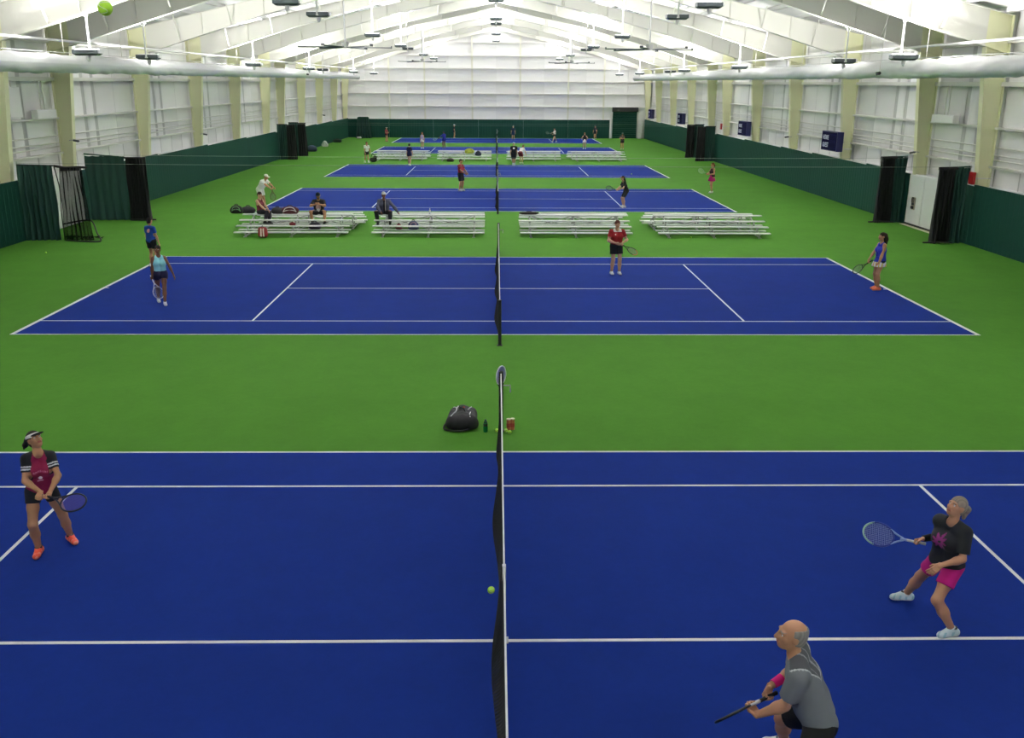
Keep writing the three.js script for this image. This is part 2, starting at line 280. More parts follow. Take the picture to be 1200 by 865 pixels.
// ---------------------------------------------------------------- uplights: hung from the frames, throwing light at the roof
{
  const rows = [[-0.3, 0.5, 0, 0.5], [17.8, 0.5, 0, 0.8], [36.05, 0.08, -0.34, 0.8], [41.55, 1, 0.34, 1], [59.85, 0.5, 0, 1.05], [77.7, 0.08, -0.34, 1.05], [83.2, 1, 0.34, 1.05], [101.4, 0.45, 0, 1], [118.3, 0, -0.34, 0.9]], rowName = ['in the unseen row added to brighten the near end', 'between the first two courts', 'before the first bleachers', 'past the first bleachers', 'between the third and fourth courts', 'before the far bleachers', 'past the far bleachers', 'between the fifth and sixth courts', 'at the far wall'], colName = ['by the duct opposite the scoreboards', 'on the half away from the scoreboards', 'under the roof ridge', 'on the scoreboard half of the hall', 'by the duct above the scoreboards'], cols = [[-15, 7.1], [-7.65, 8.85], [-0.1, 10.9], [7.65, 8.85], [15, 7.1]];  // first row is unseen, added behind the camera to brighten the near court
  const W = 0.92, Dp = 0.42, Hh = 0.2;
  const housing = merge([hexa([v3(-W / 2 + 0.08, -Hh, -Dp / 2 + 0.08), v3(W / 2 - 0.08, -Hh, -Dp / 2 + 0.08), v3(W / 2 - 0.08, -Hh, Dp / 2 - 0.08), v3(-W / 2 + 0.08, -Hh, Dp / 2 - 0.08), v3(-W / 2, -0.14, -Dp / 2), v3(W / 2, -0.14, -Dp / 2), v3(W / 2, -0.14, Dp / 2), v3(-W / 2, -0.14, Dp / 2)]), ...[-1, 1].map(e => new THREE.BoxGeometry(W, 0.14, 0.015).translate(0, -0.07, e * (Dp / 2))), ...[-1, 1].map(e => new THREE.BoxGeometry(0.015, 0.14, Dp).translate(e * W / 2, -0.07, 0))]);
  const ends = merge([new THREE.BoxGeometry(0.06, 0.12, Dp - 0.02).translate(W / 2 + 0.035, -0.06, 0)]);
  const ballast = new THREE.CylinderGeometry(0.085, 0.085, 0.14, 14).translate(0.02, -Hh - 0.07, 0), knob = new THREE.SphereGeometry(0.06, 10, 8).translate(0.02, -Hh - 0.15, 0);
  const lens = [-1, 1].map(e => new THREE.BoxGeometry(W - 0.08, 0.012, 0.18).rotateX(-e * 0.95).translate(0, -0.045, -e * 0.09));       // two lamp faces, one tipped to each side, sunk below the rim
  for (const [d, share, side, power] of rows) for (const [x, h] of cols) {
    const y = h + off(d), top = rafterBottom(Math.abs(x)) + off(d) + 0.02, dd = d, sz = side * 0.78;
    const g = thing('uplight', `dark hanging uplight ${colName[cols.findIndex(c => c[0] === x)]}, ${rowName[rows.findIndex(r => r[0] === d)]}`, 'ceiling light', V(x, y, dd + side), 'uplights hung from the frames');
    mesh('housing', housing, M.slate, g); mesh('end_cap', ends, M.white, g); mesh('ballast', merge([ballast.clone(), knob.clone()]), M.white, g); 
    mesh('stem', merge([rod(v3(0, -0.12, sz), v3(0, top - y - 0.05, sz), 0.04, 0.04, 8), bar(v3(0, -0.12, sz * 0.7), v3(0, -0.12, sz + 0.03), 0.1, 0.05)]), M.white, g);
    mesh('clamp', merge([new THREE.BoxGeometry(0.16, 0.06, 0.24).translate(0, top - y - 0.03, sz * 0.75), new THREE.CylinderGeometry(0.055, 0.055, 0.12, 10).rotateZ(Math.PI / 2).translate(0, top - y - 0.09, sz)]), M.white, g);
    [-1, 1].forEach((e, i) => {                        // e = 1: the face tipped into the hall, away from the camera
      mesh('lens', lens[i], (e > 0 ? share : 1 - share) ? M.glow : M.white, g);
      if (e > 0 ? !share : share === 1) return;         // paired fittings burn on one side only
      const l = new THREE.RectAreaLight(LAMP_COLOR, LAMP * power * 2 * (e > 0 ? share : 1 - share), W - 0.1, 0.15); l.position.set(0, -0.022, -e * 0.105);
      l.rotation.x = Math.PI / 2 - e * 0.95; g.add(l); l.name = 'lamp';
    });
  }
}
// large slow ceiling fans
for (const [x, y, d, dark] of [[-7.95, 7.88, 50.9, 1], [7.95, 7.86, 50.9, 1], [-7.6, 8.5, 98.5, 1], [7.6, 8.45, 98.5, 1]]) {
  const g = thing('ceiling_fan', `large dark-bladed ceiling fan on a long rod over the ${d < 60 ? 'third' : 'fifth'} court, ${x < 0 ? 'opposite the scoreboard wall' : 'on the scoreboard side'}`, 'ceiling fan', V(x, y, d));
  const top = roofY(x, d) - y - 0.2;
  mesh('drop_rod', rod(v3(0, 0.1, 0), v3(0, top, 0), 0.045, 0.045, 8), M.aluDark, g);
  mesh('motor', merge([new THREE.CylinderGeometry(0.2, 0.16, 0.22, 16).translate(0, 0.1, 0), new THREE.CylinderGeometry(0.28, 0.28, 0.06, 18).translate(0, -0.05, 0)]), M.aluDark, g);
  for (let k = 0; k < 6; k++) {
    const a = k * Math.PI / 3 + 0.2, b = new THREE.BoxGeometry(2.15, 0.025, 0.17); b.rotateX(0.22); b.translate(1.32, -0.05, 0); b.rotateY(a);
    const wl = new THREE.BoxGeometry(0.03, 0.12, 0.18).translate(2.4, -0.02, 0).rotateY(a);
    const m = mesh('blade', b, M.slate, g); mesh('winglet', wl, M.dark, m);
  }
}
// hanging sensors
for (const [x, y, d, side] of [[15, 6.45, 37.8, 'right'], [-15, 6.85, 76.5, 'left']]) {
  const g = thing('hanging_sensor', `small black camera dangling from a thin rod before the ${side} duct`, 'camera', V(x, y, d));
  mesh('rod', rod(v3(0, 0.03, 0), v3(s0(x) * 0.1, roofY(15, d) - y + 0.02, 0), 0.014, 0.014, 6), M.girt, g);
  mesh('camera_body', merge([ball(0.07, 0, 0, 0), rod(v3(0, 0, 0), v3(-s0(x) * 0.12, -0.02, 0), 0.055, 0.07, 12)]), M.black, g);
}
function s0(x) { return x < 0 ? -1 : 1; }

// ---------------------------------------------------------------- nets
{
  const NL = 6.4, topY = t => 0.914 + 0.156 * Math.abs(t) / NL, bx = (t, h) => -0.12 * Math.pow(1 - h, 1.1) * (0.75 + 0.35 * Math.sin(t * 1.9 + 0.6)) * Math.min(1, (NL - Math.abs(t)) * 0.8);
  const gs = []; const P = (t, f) => { const y = 0.03 + (topY(t) - 0.06) * f; return v3(bx(t, f), y, t); };
  const strip = (a, b, r) => { const e = b.clone().sub(a), u = Math.abs(e.y) > Math.abs(e.z) ? v3(0, 0, 1) : v3(0, 1, 0), w = e.clone().cross(u).normalize().multiplyScalar(r); u.multiplyScalar(r); const q = [a.clone().add(w), b.clone().add(w), a.clone().sub(w).add(u), b.clone().sub(w).add(u), a.clone().sub(w).sub(u), b.clone().sub(w).sub(u)]; return [q[0], q[1], q[3], q[0], q[3], q[2], q[2], q[3], q[5], q[2], q[5], q[4], q[4], q[5], q[1], q[4], q[1], q[0]]; };
  const pos = []; const put = l => l.forEach(p => pos.push(p.x, p.y, p.z));
  for (let t = -NL; t <= NL + 1e-6; t += 0.05) for (let k = 0; k < 4; k++) put(strip(P(t, k / 4), P(t, (k + 1) / 4), 0.0028));
  for (let k = 0; k <= 20; k++) for (let t = -NL; t < NL - 1e-6; t += 0.4) put(strip(P(t, k / 20), P(t + 0.4, k / 20), 0.0028));
  const netG = new THREE.BufferGeometry(); netG.setAttribute('position', new THREE.Float32BufferAttribute(pos, 3)); netG.computeVertexNormals();
  const upper = []; for (let t = -NL; t < NL - 1e-6; t += 0.4) for (const [k0, k1] of [[0.82, 0.99]]) { upper.push(hexa([[t, k0, -1], [t, k0, 1], [t, k1, 1], [t, k1, -1], [t + 0.4, k0, -1], [t + 0.4, k0, 1], [t + 0.4, k1, 1], [t + 0.4, k1, -1]].map(([a, f, s]) => { const p = P(a, f); p.x += s * 0.004; return p; }))); }
  const band = []; for (let t = -NL; t < NL - 1e-6; t += 0.4) band.push(bar(v3(0, topY(t) - 0.03, t), v3(0, topY(t + 0.4) - 0.03, t + 0.4), 0.018, 0.06));
  const bandG = merge(band), post = merge([new THREE.CylinderGeometry(0.04, 0.04, 1.07, 14).translate(0, 0.535, 0), new THREE.CylinderGeometry(0.043, 0.043, 0.02, 14).translate(0, 1.08, 0), new THREE.CylinderGeometry(0.07, 0.07, 0.015, 14).translate(0, 0.0075, 0)]);
  const winder = merge([rod(v3(0.03, 0.84, 0), v3(0.17, 0.84, 0), 0.012, 0.012, 8), rod(v3(0.16, 0.84, 0), v3(0.16, 0.72, 0.02), 0.012, 0.012, 8)]);
  const strapG = merge([boxG(-0.02, 0.02, 0.012, 0.92, -0.03, 0.03)]), foot = boxG(-0.05, 0.05, 0.006, 0.016, -0.06, 0.06), sideTape = [-1, 1].map(s => bar(v3(0, 0.03, s * (NL - 0.03)), v3(0, 1.03, s * (NL - 0.03)), 0.02, 0.05, v3(0, 0, 1)));
  const where = ['beside the black racket bag', 'in front of the bleachers', 'just behind the first bleachers', 'before the far bleachers', 'just behind the far bleachers', 'nearest the far green wall'];
  COURTS.forEach((c, i) => {
    const g = thing('tennis_net', `black tennis net with white top band, ${where[i]}`, 'net', V(0, 0, c), 'tennis nets across the courts');
    for (const s of [-1, 1]) { const p = mesh('post', post, M.black, g); p.position.z = s * (NL + 0.045); }
    mesh('net_mesh', netG, M.netBlack, g); mesh('headband', bandG, M.line, g); mesh('upper_mesh', merge(upper.map(u => u.clone())), M.netBlack, g);
    mesh('centre_strap', strapG, M.line, g); mesh('strap_anchor', foot, M.aluDark, g);
    for (const t of sideTape) mesh('side_tape', t, M.line, g);
    const w = mesh('winder', winder, M.aluDark, g); w.position.z = -(NL + 0.045);
  });
}

// ---------------------------------------------------------------- aluminium bleachers, two units back to back
const SEATS = [[0.05, 0.2], [0.45, 0.40], [1.05, 0.555], [1.62, 0.72]];
{
  const Lb = 4.58;
  const protoParts = g => {
    const plankGeo = w => { const s = new THREE.Shape(); const r = 0.012, h = 0.04; s.moveTo(-w / 2 + r, 0); s.lineTo(w / 2 - r, 0); s.quadraticCurveTo(w / 2, 0, w / 2, r); s.lineTo(w / 2, h - r); s.quadraticCurveTo(w / 2, h, w / 2 - r, h); s.lineTo(-w / 2 + r, h); s.quadraticCurveTo(-w / 2, h, -w / 2, h - r); s.lineTo(-w / 2, r); s.quadraticCurveTo(-w / 2, 0, -w / 2 + r, 0); const e = new THREE.ExtrudeGeometry(s, { depth: Lb, bevelEnabled: false, curveSegments: 2 }); e.rotateY(Math.PI / 2); e.translate(-Lb / 2, -h, 0); return e; };
    const seat = plankGeo(0.25), foot = plankGeo(0.22);
    for (const [z, h] of SEATS) { const m = mesh('seat_plank', seat, M.alu, g); m.position.set(0, h, -z); }
    for (const [z, h] of [[0.78, 0.2], [1.36, 0.35]]) { const m = mesh('foot_plank', foot, M.alu, g); m.position.set(0, h, -z); }
    const fr = [];
    for (const [z, h] of SEATS) fr.push(bar(v3(0, 0.02, -z), v3(0, h - 0.04, -z), 0.045, 0.045, v3(0, 0, 1)), bar(v3(0, h - 0.06, -z + 0.11), v3(0, h - 0.06, -z - 0.11), 0.045, 0.04));
    fr.push(bar(v3(0, 0.03, 0.05), v3(0, 0.03, -1.75), 0.05, 0.04), bar(v3(0, 0.13, -0.05), v3(0, 0.62, -1.6), 0.04, 0.04), bar(v3(0, 0.16, -0.6), v3(0, 0.16, -1.5), 0.04, 0.03), boxG(-0.06, 0.06, 0, 0.012, -0.1, 0.02), boxG(-0.06, 0.06, 0, 0.012, 1.55, 1.7));
    const frame = merge(fr);
    for (const x of [-1.85, 0, 1.85]) { const m = mesh('support_frame', frame, M.aluDark, g); m.position.x = x; }
    for (const [a, b] of [[-1.83, -0.02], [0.02, 1.83]]) { mesh('cross_brace', bar(v3(a, 0.1, -1.62), v3(b, 0.6, -1.62), 0.03, 0.03), M.aluDark, g); mesh('cross_brace', bar(v3(a, 0.6, -1.58), v3(b, 0.1, -1.58), 0.03, 0.03), M.aluDark, g); }
  };
  let first = null;
  const unit = (x, d, turn, label, group) => {
    let g; if (!first) { g = first = thing('bleacher', label, 'bleacher', null, group); protoParts(g); } else { g = copy(first, label); g.userData.group = group; }
    g.position.copy(V(x, 0, d)); g.rotation.y = turn;
  };
  const spots = [[-8.38, 0.01, 0.28, 'with the red striped bag in front'], [-2.85, 0, -0.02, 'under the person in the grey jacket'], [3.18, 0, 0.02, 'behind the player in the red shirt'], [8.82, -0.012, -0.2, 'with a tennis ball under it']];
  for (const [x, t, o, l] of spots) { unit(x, 37.35, t, `white aluminium bleacher facing the near courts, ${l}`); unit(x + o, 37.35 + 3.78, Math.PI + t * 2, `bleacher facing the third court, back to the one ${l}`); }
  for (const [x, o, l] of [[-8.2, 0.1, 'behind the person in navy'], [-2.78, 0, 'holding the yellow green bag'], [3.08, 0.1, 'behind the person in the black tee'], [8.62, -0.25, 'left empty near the scoreboard wall']]) { unit(x, 79.15, 0, `white bleacher in the far row, ${l}`); unit(x + o, 79.15 + 3.78, Math.PI, `bleacher facing the fifth court, back to the one ${l}`); }
}

// ---------------------------------------------------------------- divider curtains gathered at the walls, with their cables
function drape(x0, x1, h, folds, depth, seed, spread = 0, thick = 0.012) {        // gathered curtain sheet, local x from x0 to x1, hanging from h to the floor
  const r = rng(seed), n = folds * 8, rowsN = 8, ph = []; for (let i = 0; i <= folds; i++) ph.push(0.6 + 0.7 * r());
  const pt = (i, k) => { const u = i / n, f = u * folds, a = ph[Math.min(folds, Math.floor(f))], t = 1 - k / rowsN, z = depth * a * Math.sin(f * Math.PI * 2) * (0.45 + 0.55 * t) + 0.03 * Math.sin(k * 1.3 + f); return v3(x0 + (x1 - x0) * u + spread * t * (u - 0.5) + 0.02 * Math.sin(f * 5 + k * 0.7), 0.01 + (h - 0.01) * k / rowsN - (k === rowsN ? 0.03 * Math.abs(Math.sin(f * 3)) : 0), z); };
  const pos = [], idx = [], N = (n + 1) * (rowsN + 1);
  for (const s of [-1, 1]) for (let i = 0; i <= n; i++) for (let k = 0; k <= rowsN; k++) { const p = pt(i, k), q = pt(Math.min(n, i + 1), k), o = pt(Math.max(0, i - 1), k), t = q.sub(o).normalize(); pos.push(p.x - t.z * s * thick / 2, p.y, p.z + t.x * s * thick / 2); }
  const W = rowsN + 1; for (let i = 0; i < n; i++) for (let k = 0; k < rowsN; k++) { const a = i * W + k, b = a + W; idx.push(a, a + 1, b, b, a + 1, b + 1, a + N, b + N, a + N + 1, b + N, b + N + 1, a + N + 1); }
  for (let i = 0; i < n; i++) for (const k of [0, rowsN]) { const a = i * W + k, b = a + W; idx.push(a, b, a + N, b, b + N, a + N); }
  for (const i of [0, n]) for (let k = 0; k < rowsN; k++) { const a = i * W + k; idx.push(a, a + N, a + 1, a + 1, a + N, a + N + 1); }
  const g = new THREE.BufferGeometry(); g.setAttribute('position', new THREE.Float32BufferAttribute(pos, 3)); g.setIndex(idx); g.computeVertexNormals(); return g;
}
{
  const cur = (name, label, cat, x, d) => thing(name, label, cat, V(x, 0, d));
  // left, near pair
  let g = cur('divider_curtain', 'green divider curtain gathered beside the open white doorway', 'curtain', -17.75, 36.3);
  mesh('drape', drape(-0.72, 0.62, 2.9, 6, 0.12, 5), M.curtain, g); mesh('header', bar(v3(-0.72, 2.9, 0), v3(0.7, 2.87, 0), 0.03, 0.05), M.black, g);
  g = cur('divider_net', 'black divider net hanging open in front of the white doorway', 'net', -16.45, 36.35);
  mesh('mesh_drape', drape(-0.42, 0.38, 2.82, 7, 0.13, 9, 0.35), M.sheer, g);
  mesh('header', merge([tube([v3(-0.62, 2.86, 0), v3(-0.2, 2.8, 0.02), v3(0.3, 2.82, 0.02), v3(0.62, 2.8, 0)], 0.05, 16, 6), bar(v3(-0.38, 2.74, 0), v3(0.36, 2.76, 0), 0.1, 0.14)]), M.black, g);
  mesh('edge_cord', tube([v3(-0.62, 2.85, 0), v3(-0.5, 2.0, 0.03), v3(-0.56, 1.1, 0.02), v3(-0.55, 0.05, 0.05)], 0.022, 20, 5), M.black, g);
  mesh('hem_cord', tube([v3(-0.6, 0.62, 0.0), v3(0.0, 0.72, -0.3), v3(0.35, 0.72, -0.4), v3(0.75, 0.3, 0.1), v3(1.0, 0.04, 0.45), v3(0.3, 0.04, 0.5), v3(-0.4, 0.05, 0.3)], 0.03, 40, 6), M.black, g);
  mesh('fallen_mesh', (() => { const q = new THREE.PlaneGeometry(1.4, 0.95, 16, 10), p = q.attributes.position, nz = valueNoise(4, 32); for (let i = 0; i < p.count; i++) { const u = p.getX(i), v = p.getY(i); p.setXYZ(i, u + 0.2 + v * -0.1, 0.03 + 0.28 * nz(u * 4 + 9, v * 4 + 5) * (0.6 - v * 0.6), -v * 0.65); } q.computeVertexNormals(); return q; })(), new THREE.MeshStandardMaterial({ color: lin(0.012, 0.013, 0.014), roughness: 0.9, transparent: true, opacity: 0.6, side: THREE.DoubleSide }), g);
  // left, far of the pair
  g = cur('divider_curtain', 'green divider curtain pulled half open past the white doorway', 'curtain', -17.35, 42.2);
  mesh('drape', drape(-1.05, 0.7, 2.85, 5, 0.07, 15), M.curtain, g); mesh('header', bar(v3(-1.07, 2.93, 0), v3(0.72, 2.78, 0), 0.03, 0.06), M.curtain, g);
  g = cur('divider_net', 'black divider net bunched at the end of the half open curtain', 'net', -16.2, 42.2);
  mesh('mesh_drape', drape(-0.4, 0.45, 2.76, 7, 0.16, 19, 0.1), M.netBlack, g); mesh('header', bar(v3(-0.45, 2.76, 0), v3(0.5, 2.76, 0), 0.08, 0.07), M.black, g);
  mesh('hem_cord', tube([v3(-0.4, 0.04, 0.2), v3(0.2, 0.05, 0.28), v3(0.72, 0.04, 0.1)], 0.035, 12, 6), M.black, g);
  // right pair
  for (const [x, d, l, k] of [[17.9, 42.2, 'on the far side of the white door', 31], [17.75, 36.2, 'on the near side of the white door, below the red sign', 37]]) {
    g = cur('divider_net', `black divider net bunched ${l}`, 'net', x - 0.28, d);
    mesh('mesh_drape', drape(-0.3, 0.36, 2.9, 7, 0.2, k, 0.16), M.netBlack, g); mesh('header', bar(v3(-0.34, 2.9, 0), v3(0.4, 2.92, 0), 0.09, 0.12), M.black, g);
    mesh('hem_cord', tube([v3(-0.62, 0.03, 0.06), v3(-0.35, 0.05, 0.16), v3(-0.1, 0.08, 0.27), v3(0.45, 0.05, 0.25)], 0.03, 16, 6), M.black, g);
    g = cur('divider_curtain', `green divider curtain folded ${l}`, 'curtain', x + 0.38, d + 0.02);
    mesh('drape', drape(-0.32, 0.22, 2.95, 4, 0.17, k + 3), M.curtain, g); mesh('header', bar(v3(-0.26, 2.95, 0), v3(0.22, 2.98, 0), 0.06, 0.05), M.curtain, g);
  }
  // far row
  for (const s of [-1, 1]) for (const [d, l] of [[80, 'near'], [84.5, 'far']]) {
    const side = s < 0 ? 'left' : 'right';
    g = cur('divider_curtain', `dark green curtain gathered on the ${side} wall at the ${l} edge of the far bleachers`, 'curtain', s * 18.05, d);
    mesh('drape', drape(-0.4, 0.4, 2.88, 5, 0.16, 41 + d + s), M.curtain, g); mesh('header', bar(v3(-0.42, 2.88, 0), v3(0.42, 2.88, 0), 0.05, 0.07), M.black, g);
    g = cur('divider_net', `black net bunched on the ${side} wall at the ${l} edge of the far bleachers`, 'net', s * 17.3, d - 0.02);
    mesh('mesh_drape', drape(-0.34, 0.34, 2.82, 5, 0.16, 61 + d + s, 0.15), M.netBlack, g); mesh('header', bar(v3(-0.36, 2.84, 0), v3(0.36, 2.84, 0), 0.05, 0.07), M.black, g);
  }
  g = cur('divider_curtain', 'green curtain bunched in the far left corner of the hall', 'curtain', -16.3, 116.5);
  mesh('drape', drape(-0.7, 0.7, 2.5, 6, 0.2, 77, 0.6), M.curtain, g); mesh('header', bar(v3(-0.6, 2.5, 0), v3(0.6, 2.5, 0), 0.05, 0.06), M.curtain, g);
  for (const [d, y, l] of [[36.28, 2.96, 'at the front of the first bleachers'], [42.18, 2.88, 'behind the first bleachers'], [80, 2.9, 'at the front of the far bleachers'], [84.48, 2.9, 'behind the far bleachers']]) {
    const pts = []; for (let i = 0; i <= 20; i++) { const x = -18.48 + 36.96 * i / 20; pts.push(V(x, y - 0.05 * (1 - (x / 18.5) ** 2), d)); }
    single('curtain_cable', tube(pts, d < 50 ? 0.006 : 0.004, 40, 5), M.wire, `thin wire cable strung across the hall ${l}`, 'cable');
  }
}

// ---------------------------------------------------------------- doors and things on the walls
{
  const d1 = structure('door_1', 'white flush door between two curtain stacks on the right', 'door');
  mesh('door_leaf', boxG(18.54, 18.6, 0.03, 2.2, 38.95, 40.3), M.white, d1); mesh('wall_return', boxG(18.6, 18.64, 0, 2.25, 38.62, 41.83), M.white, d1);
  mesh('side_panel', boxG(18.53, 18.6, 0.03, 2.2, 40.34, 41.8), M.liner, d1); mesh('threshold', boxG(18.3, 18.52, 0, 0.012, 38.7, 41.8), M.beige, d1); mesh('kick_strip', boxG(18.505, 18.53, 0.0, 0.09, 38.7, 41.8), M.black, d1);
  const ph = thing('wall_intercom', 'small dark wall phone on the white panel by the door', 'phone', V(18.51, 0.98, 41.1));
  mesh('plate', boxG(-0.01, 0.02, -0.26, 0.28, -0.16, 0.16), M.beige, ph); mesh('handset', boxG(-0.06, -0.01, -0.22, -0.1, -0.1, 0.1), M.black, ph); mesh('keypad', boxG(-0.04, -0.01, -0.06, 0.04, -0.1, 0.1), M.dark, ph); mesh('cord', tube([v3(-0.03, 0.05, 0.07), v3(-0.04, 0.24, 0.09), v3(-0.04, 0.24, -0.08), v3(-0.03, 0.05, -0.08)], 0.018, 20, 6), M.black, ph);
  const l1 = structure('door_2', 'white doorway behind the hanging black net on the left', 'door');
  mesh('door_leaf', boxG(-18.6, -18.54, 0.03, 2.2, 37.0, 38.4), M.white, l1); mesh('side_panel', boxG(-18.6, -18.53, 0.03, 2.2, 38.44, 41.8), M.liner, l1); mesh('wall_return', boxG(-18.64, -18.6, 0, 2.25, 36.42, 41.88), M.white, l1);
  // roll-up door in the far wall
  const rd = structure('door_3', 'dark green roll-up door in the far end wall', 'door');
  for (let i = 0; i < 13; i++) { const y = 0.02 + i * 0.245; mesh('slat', hexa([V(14.45, y, FAR - 0.42), V(17.45, y, FAR - 0.42), V(17.45, y + 0.235, FAR - 0.45), V(14.45, y + 0.235, FAR - 0.45), V(14.45, y, FAR - 0.35), V(17.45, y, FAR - 0.35), V(17.45, y + 0.235, FAR - 0.35), V(14.45, y + 0.235, FAR - 0.35)]), M.panelGreen, rd); }
  mesh('drum_housing', boxG(14.35, 17.55, 3.2, 3.75, FAR - 0.8, FAR - 0.35), M.black, rd);
  for (const x of [14.2, 17.75]) mesh('jamb', boxG(x - 0.12, x + (x > 15 ? 0.35 : 0.12), 0, 2.3, FAR - 0.55, FAR - 0.35), M.white, rd);
  // scoreboards
  const cv = document.createElement('canvas'); cv.width = 512; cv.height = 256; const c = cv.getContext('2d');
  c.fillStyle = '#0c0d3c'; c.fillRect(0, 0, 512, 256); c.fillStyle = '#e4e6fb'; c.font = 'bold 92px sans-serif'; c.textBaseline = 'middle'; c.fillText('HOME', 34, 78, 200); c.fillText('GUEST', 34, 186, 200); c.strokeStyle = '#2a2c6e'; c.lineWidth = 3; c.strokeRect(250, 34, 220, 84); c.strokeRect(250, 142, 220, 84);
  const tx = new THREE.CanvasTexture(cv); tx.colorSpace = THREE.SRGBColorSpace;
  const face = matte(0xffffff, 0.8, { map: tx }); const wh = ['first pair of courts', 'second pair of courts', 'third pair of courts', 'far corner'];
  [[51.3, 'beside the third court'], [69.8, 'beside the fourth court'], [93.9, 'beside the fifth court'], [112.4, 'beside the sixth court, by the far corner']].forEach(([d, l]) => {
    const g = thing('scoreboard', `navy blue wall scoreboard with white lettering ${l}`, 'scoreboard', V(18.2, 2.66 + (d > 60 ? -0.05 : 0), d));
    mesh('case', boxG(-0.14, 0.2, 0, 1.02, -1.2, 1.2), M.navy, g);
    const f = mesh('display_face', new THREE.PlaneGeometry(2.3, 0.94).rotateY(-Math.PI / 2).translate(-0.145, 0.51, 0), face, g);
    mesh('bracket', merge([boxG(0.2, 0.82, 0.1, 0.16, -0.9, -0.84), boxG(0.2, 0.82, 0.1, 0.16, 0.84, 0.9)]), M.girt, g);
  });
  const sign = (x, y, d, label) => { const g = thing('fire_alarm_sign', label, 'sign', V(x, y, d)); mesh('plate', boxG(-0.05, 0.05, 0, 0.46, -0.17, 0.17), M.red, g); mesh('mount', boxG(0.05, 0.75, 0.2, 0.24, -0.02, 0.02), M.girt, g); };
  sign(18.3, 2.34, 35.85, 'red rectangular fire sign on the column above the near curtain'); sign(18.3, 2.75, 77.4, 'small red fire sign on the wall by the far curtains');
  const bx = (label, x0, x1, y0, y1, d0, d1) => { const g = thing('electrical_box', label, 'electrical box', V((x0 + x1) / 2, y0, (d0 + d1) / 2)); mesh('case', boxG((x0 - x1) / 2, (x1 - x0) / 2, 0, y1 - y0, (d0 - d1) / 2, (d1 - d0) / 2), M.white, g); const s = x0 < 0 ? 1 : -1; mesh('lid', boxG(s * (x1 - x0) / 2, s * ((x1 - x0) / 2 + 0.015), 0.03, y1 - y0 - 0.03, (d0 - d1) / 2 + 0.03, (d1 - d0) / 2 - 0.03), M.liner, g); mesh('conduit_riser', merge([rod(v3(0, y1 - y0, 0.2), v3(0, 6.0 - y0, 0.2), 0.025, 0.025, 6), rod(v3(0, y1 - y0, -0.1), v3(0, 6.0 - y0, -0.1), 0.025, 0.025, 6)]), M.girt, g); };
  bx('long white electrical box on the girt above the right door', 18.78, 19.02, 4.5, 4.84, 39.0, 41.0);
  bx('white electrical box on the girt above the left doorway', -19.02, -18.78, 4.5, 4.86, 39.2, 40.9);
  bx('tall white control cabinet high on the left wall', -19.02, -18.78, 4.6, 5.75, 37.0, 38.0);
  for (const [x, d, y, l] of [[-18.62, 41.4, 3.55, 'above the half open green curtain'], [-18.62, 59.7, 3.0, 'beside the third court, opposite the scoreboards'], [18.62, 50.55, 3.15, 'beside the nearest scoreboard'], [18.62, 59.7, 3.0, 'between the two nearest scoreboards'], [-18.62, 101.25, 3.1, 'above the white bag'], [18.62, 41.4, 3.2, 'above the white door']]) {
    const g = thing('wall_camera', `small grey camera on a wall column ${l}`, 'camera', V(x, y, d)), s = x < 0 ? 1 : -1;
    mesh('arm', rod(v3(0, 0, 0), v3(s * 0.28, 0.03, 0), 0.02, 0.02, 6), M.aluDark, g); mesh('camera_body', rod(v3(s * 0.2, 0, 0.02), v3(s * 0.45, -0.03, 0.1), 0.045, 0.05, 10), M.dark, g);
  }
}
console.log('hall objects');
// ---------------------------------------------------------------- smooth solids: distance fields meshed with surface nets
const smin = (a, b, k) => { const h = Math.max(k - Math.abs(a - b), 0) / k; return Math.min(a, b) - h * h * k * 0.25; };
const cap = (a, b, ra, rb = ra) => { const e = b.clone().sub(a), L = e.lengthSq() || 1e-9, R = Math.max(ra, rb); return { lo: v3(Math.min(a.x, b.x) - R, Math.min(a.y, b.y) - R, Math.min(a.z, b.z) - R), hi: v3(Math.max(a.x, b.x) + R, Math.max(a.y, b.y) + R, Math.max(a.z, b.z) + R), d: (x, y, z) => { const px = x - a.x, py = y - a.y, pz = z - a.z; let t = (px * e.x + py * e.y + pz * e.z) / L; t = t < 0 ? 0 : t > 1 ? 1 : t; const qx = px - e.x * t, qy = py - e.y * t, qz = pz - e.z * t; return Math.sqrt(qx * qx + qy * qy + qz * qz) - ra - (rb - ra) * t; } }; };
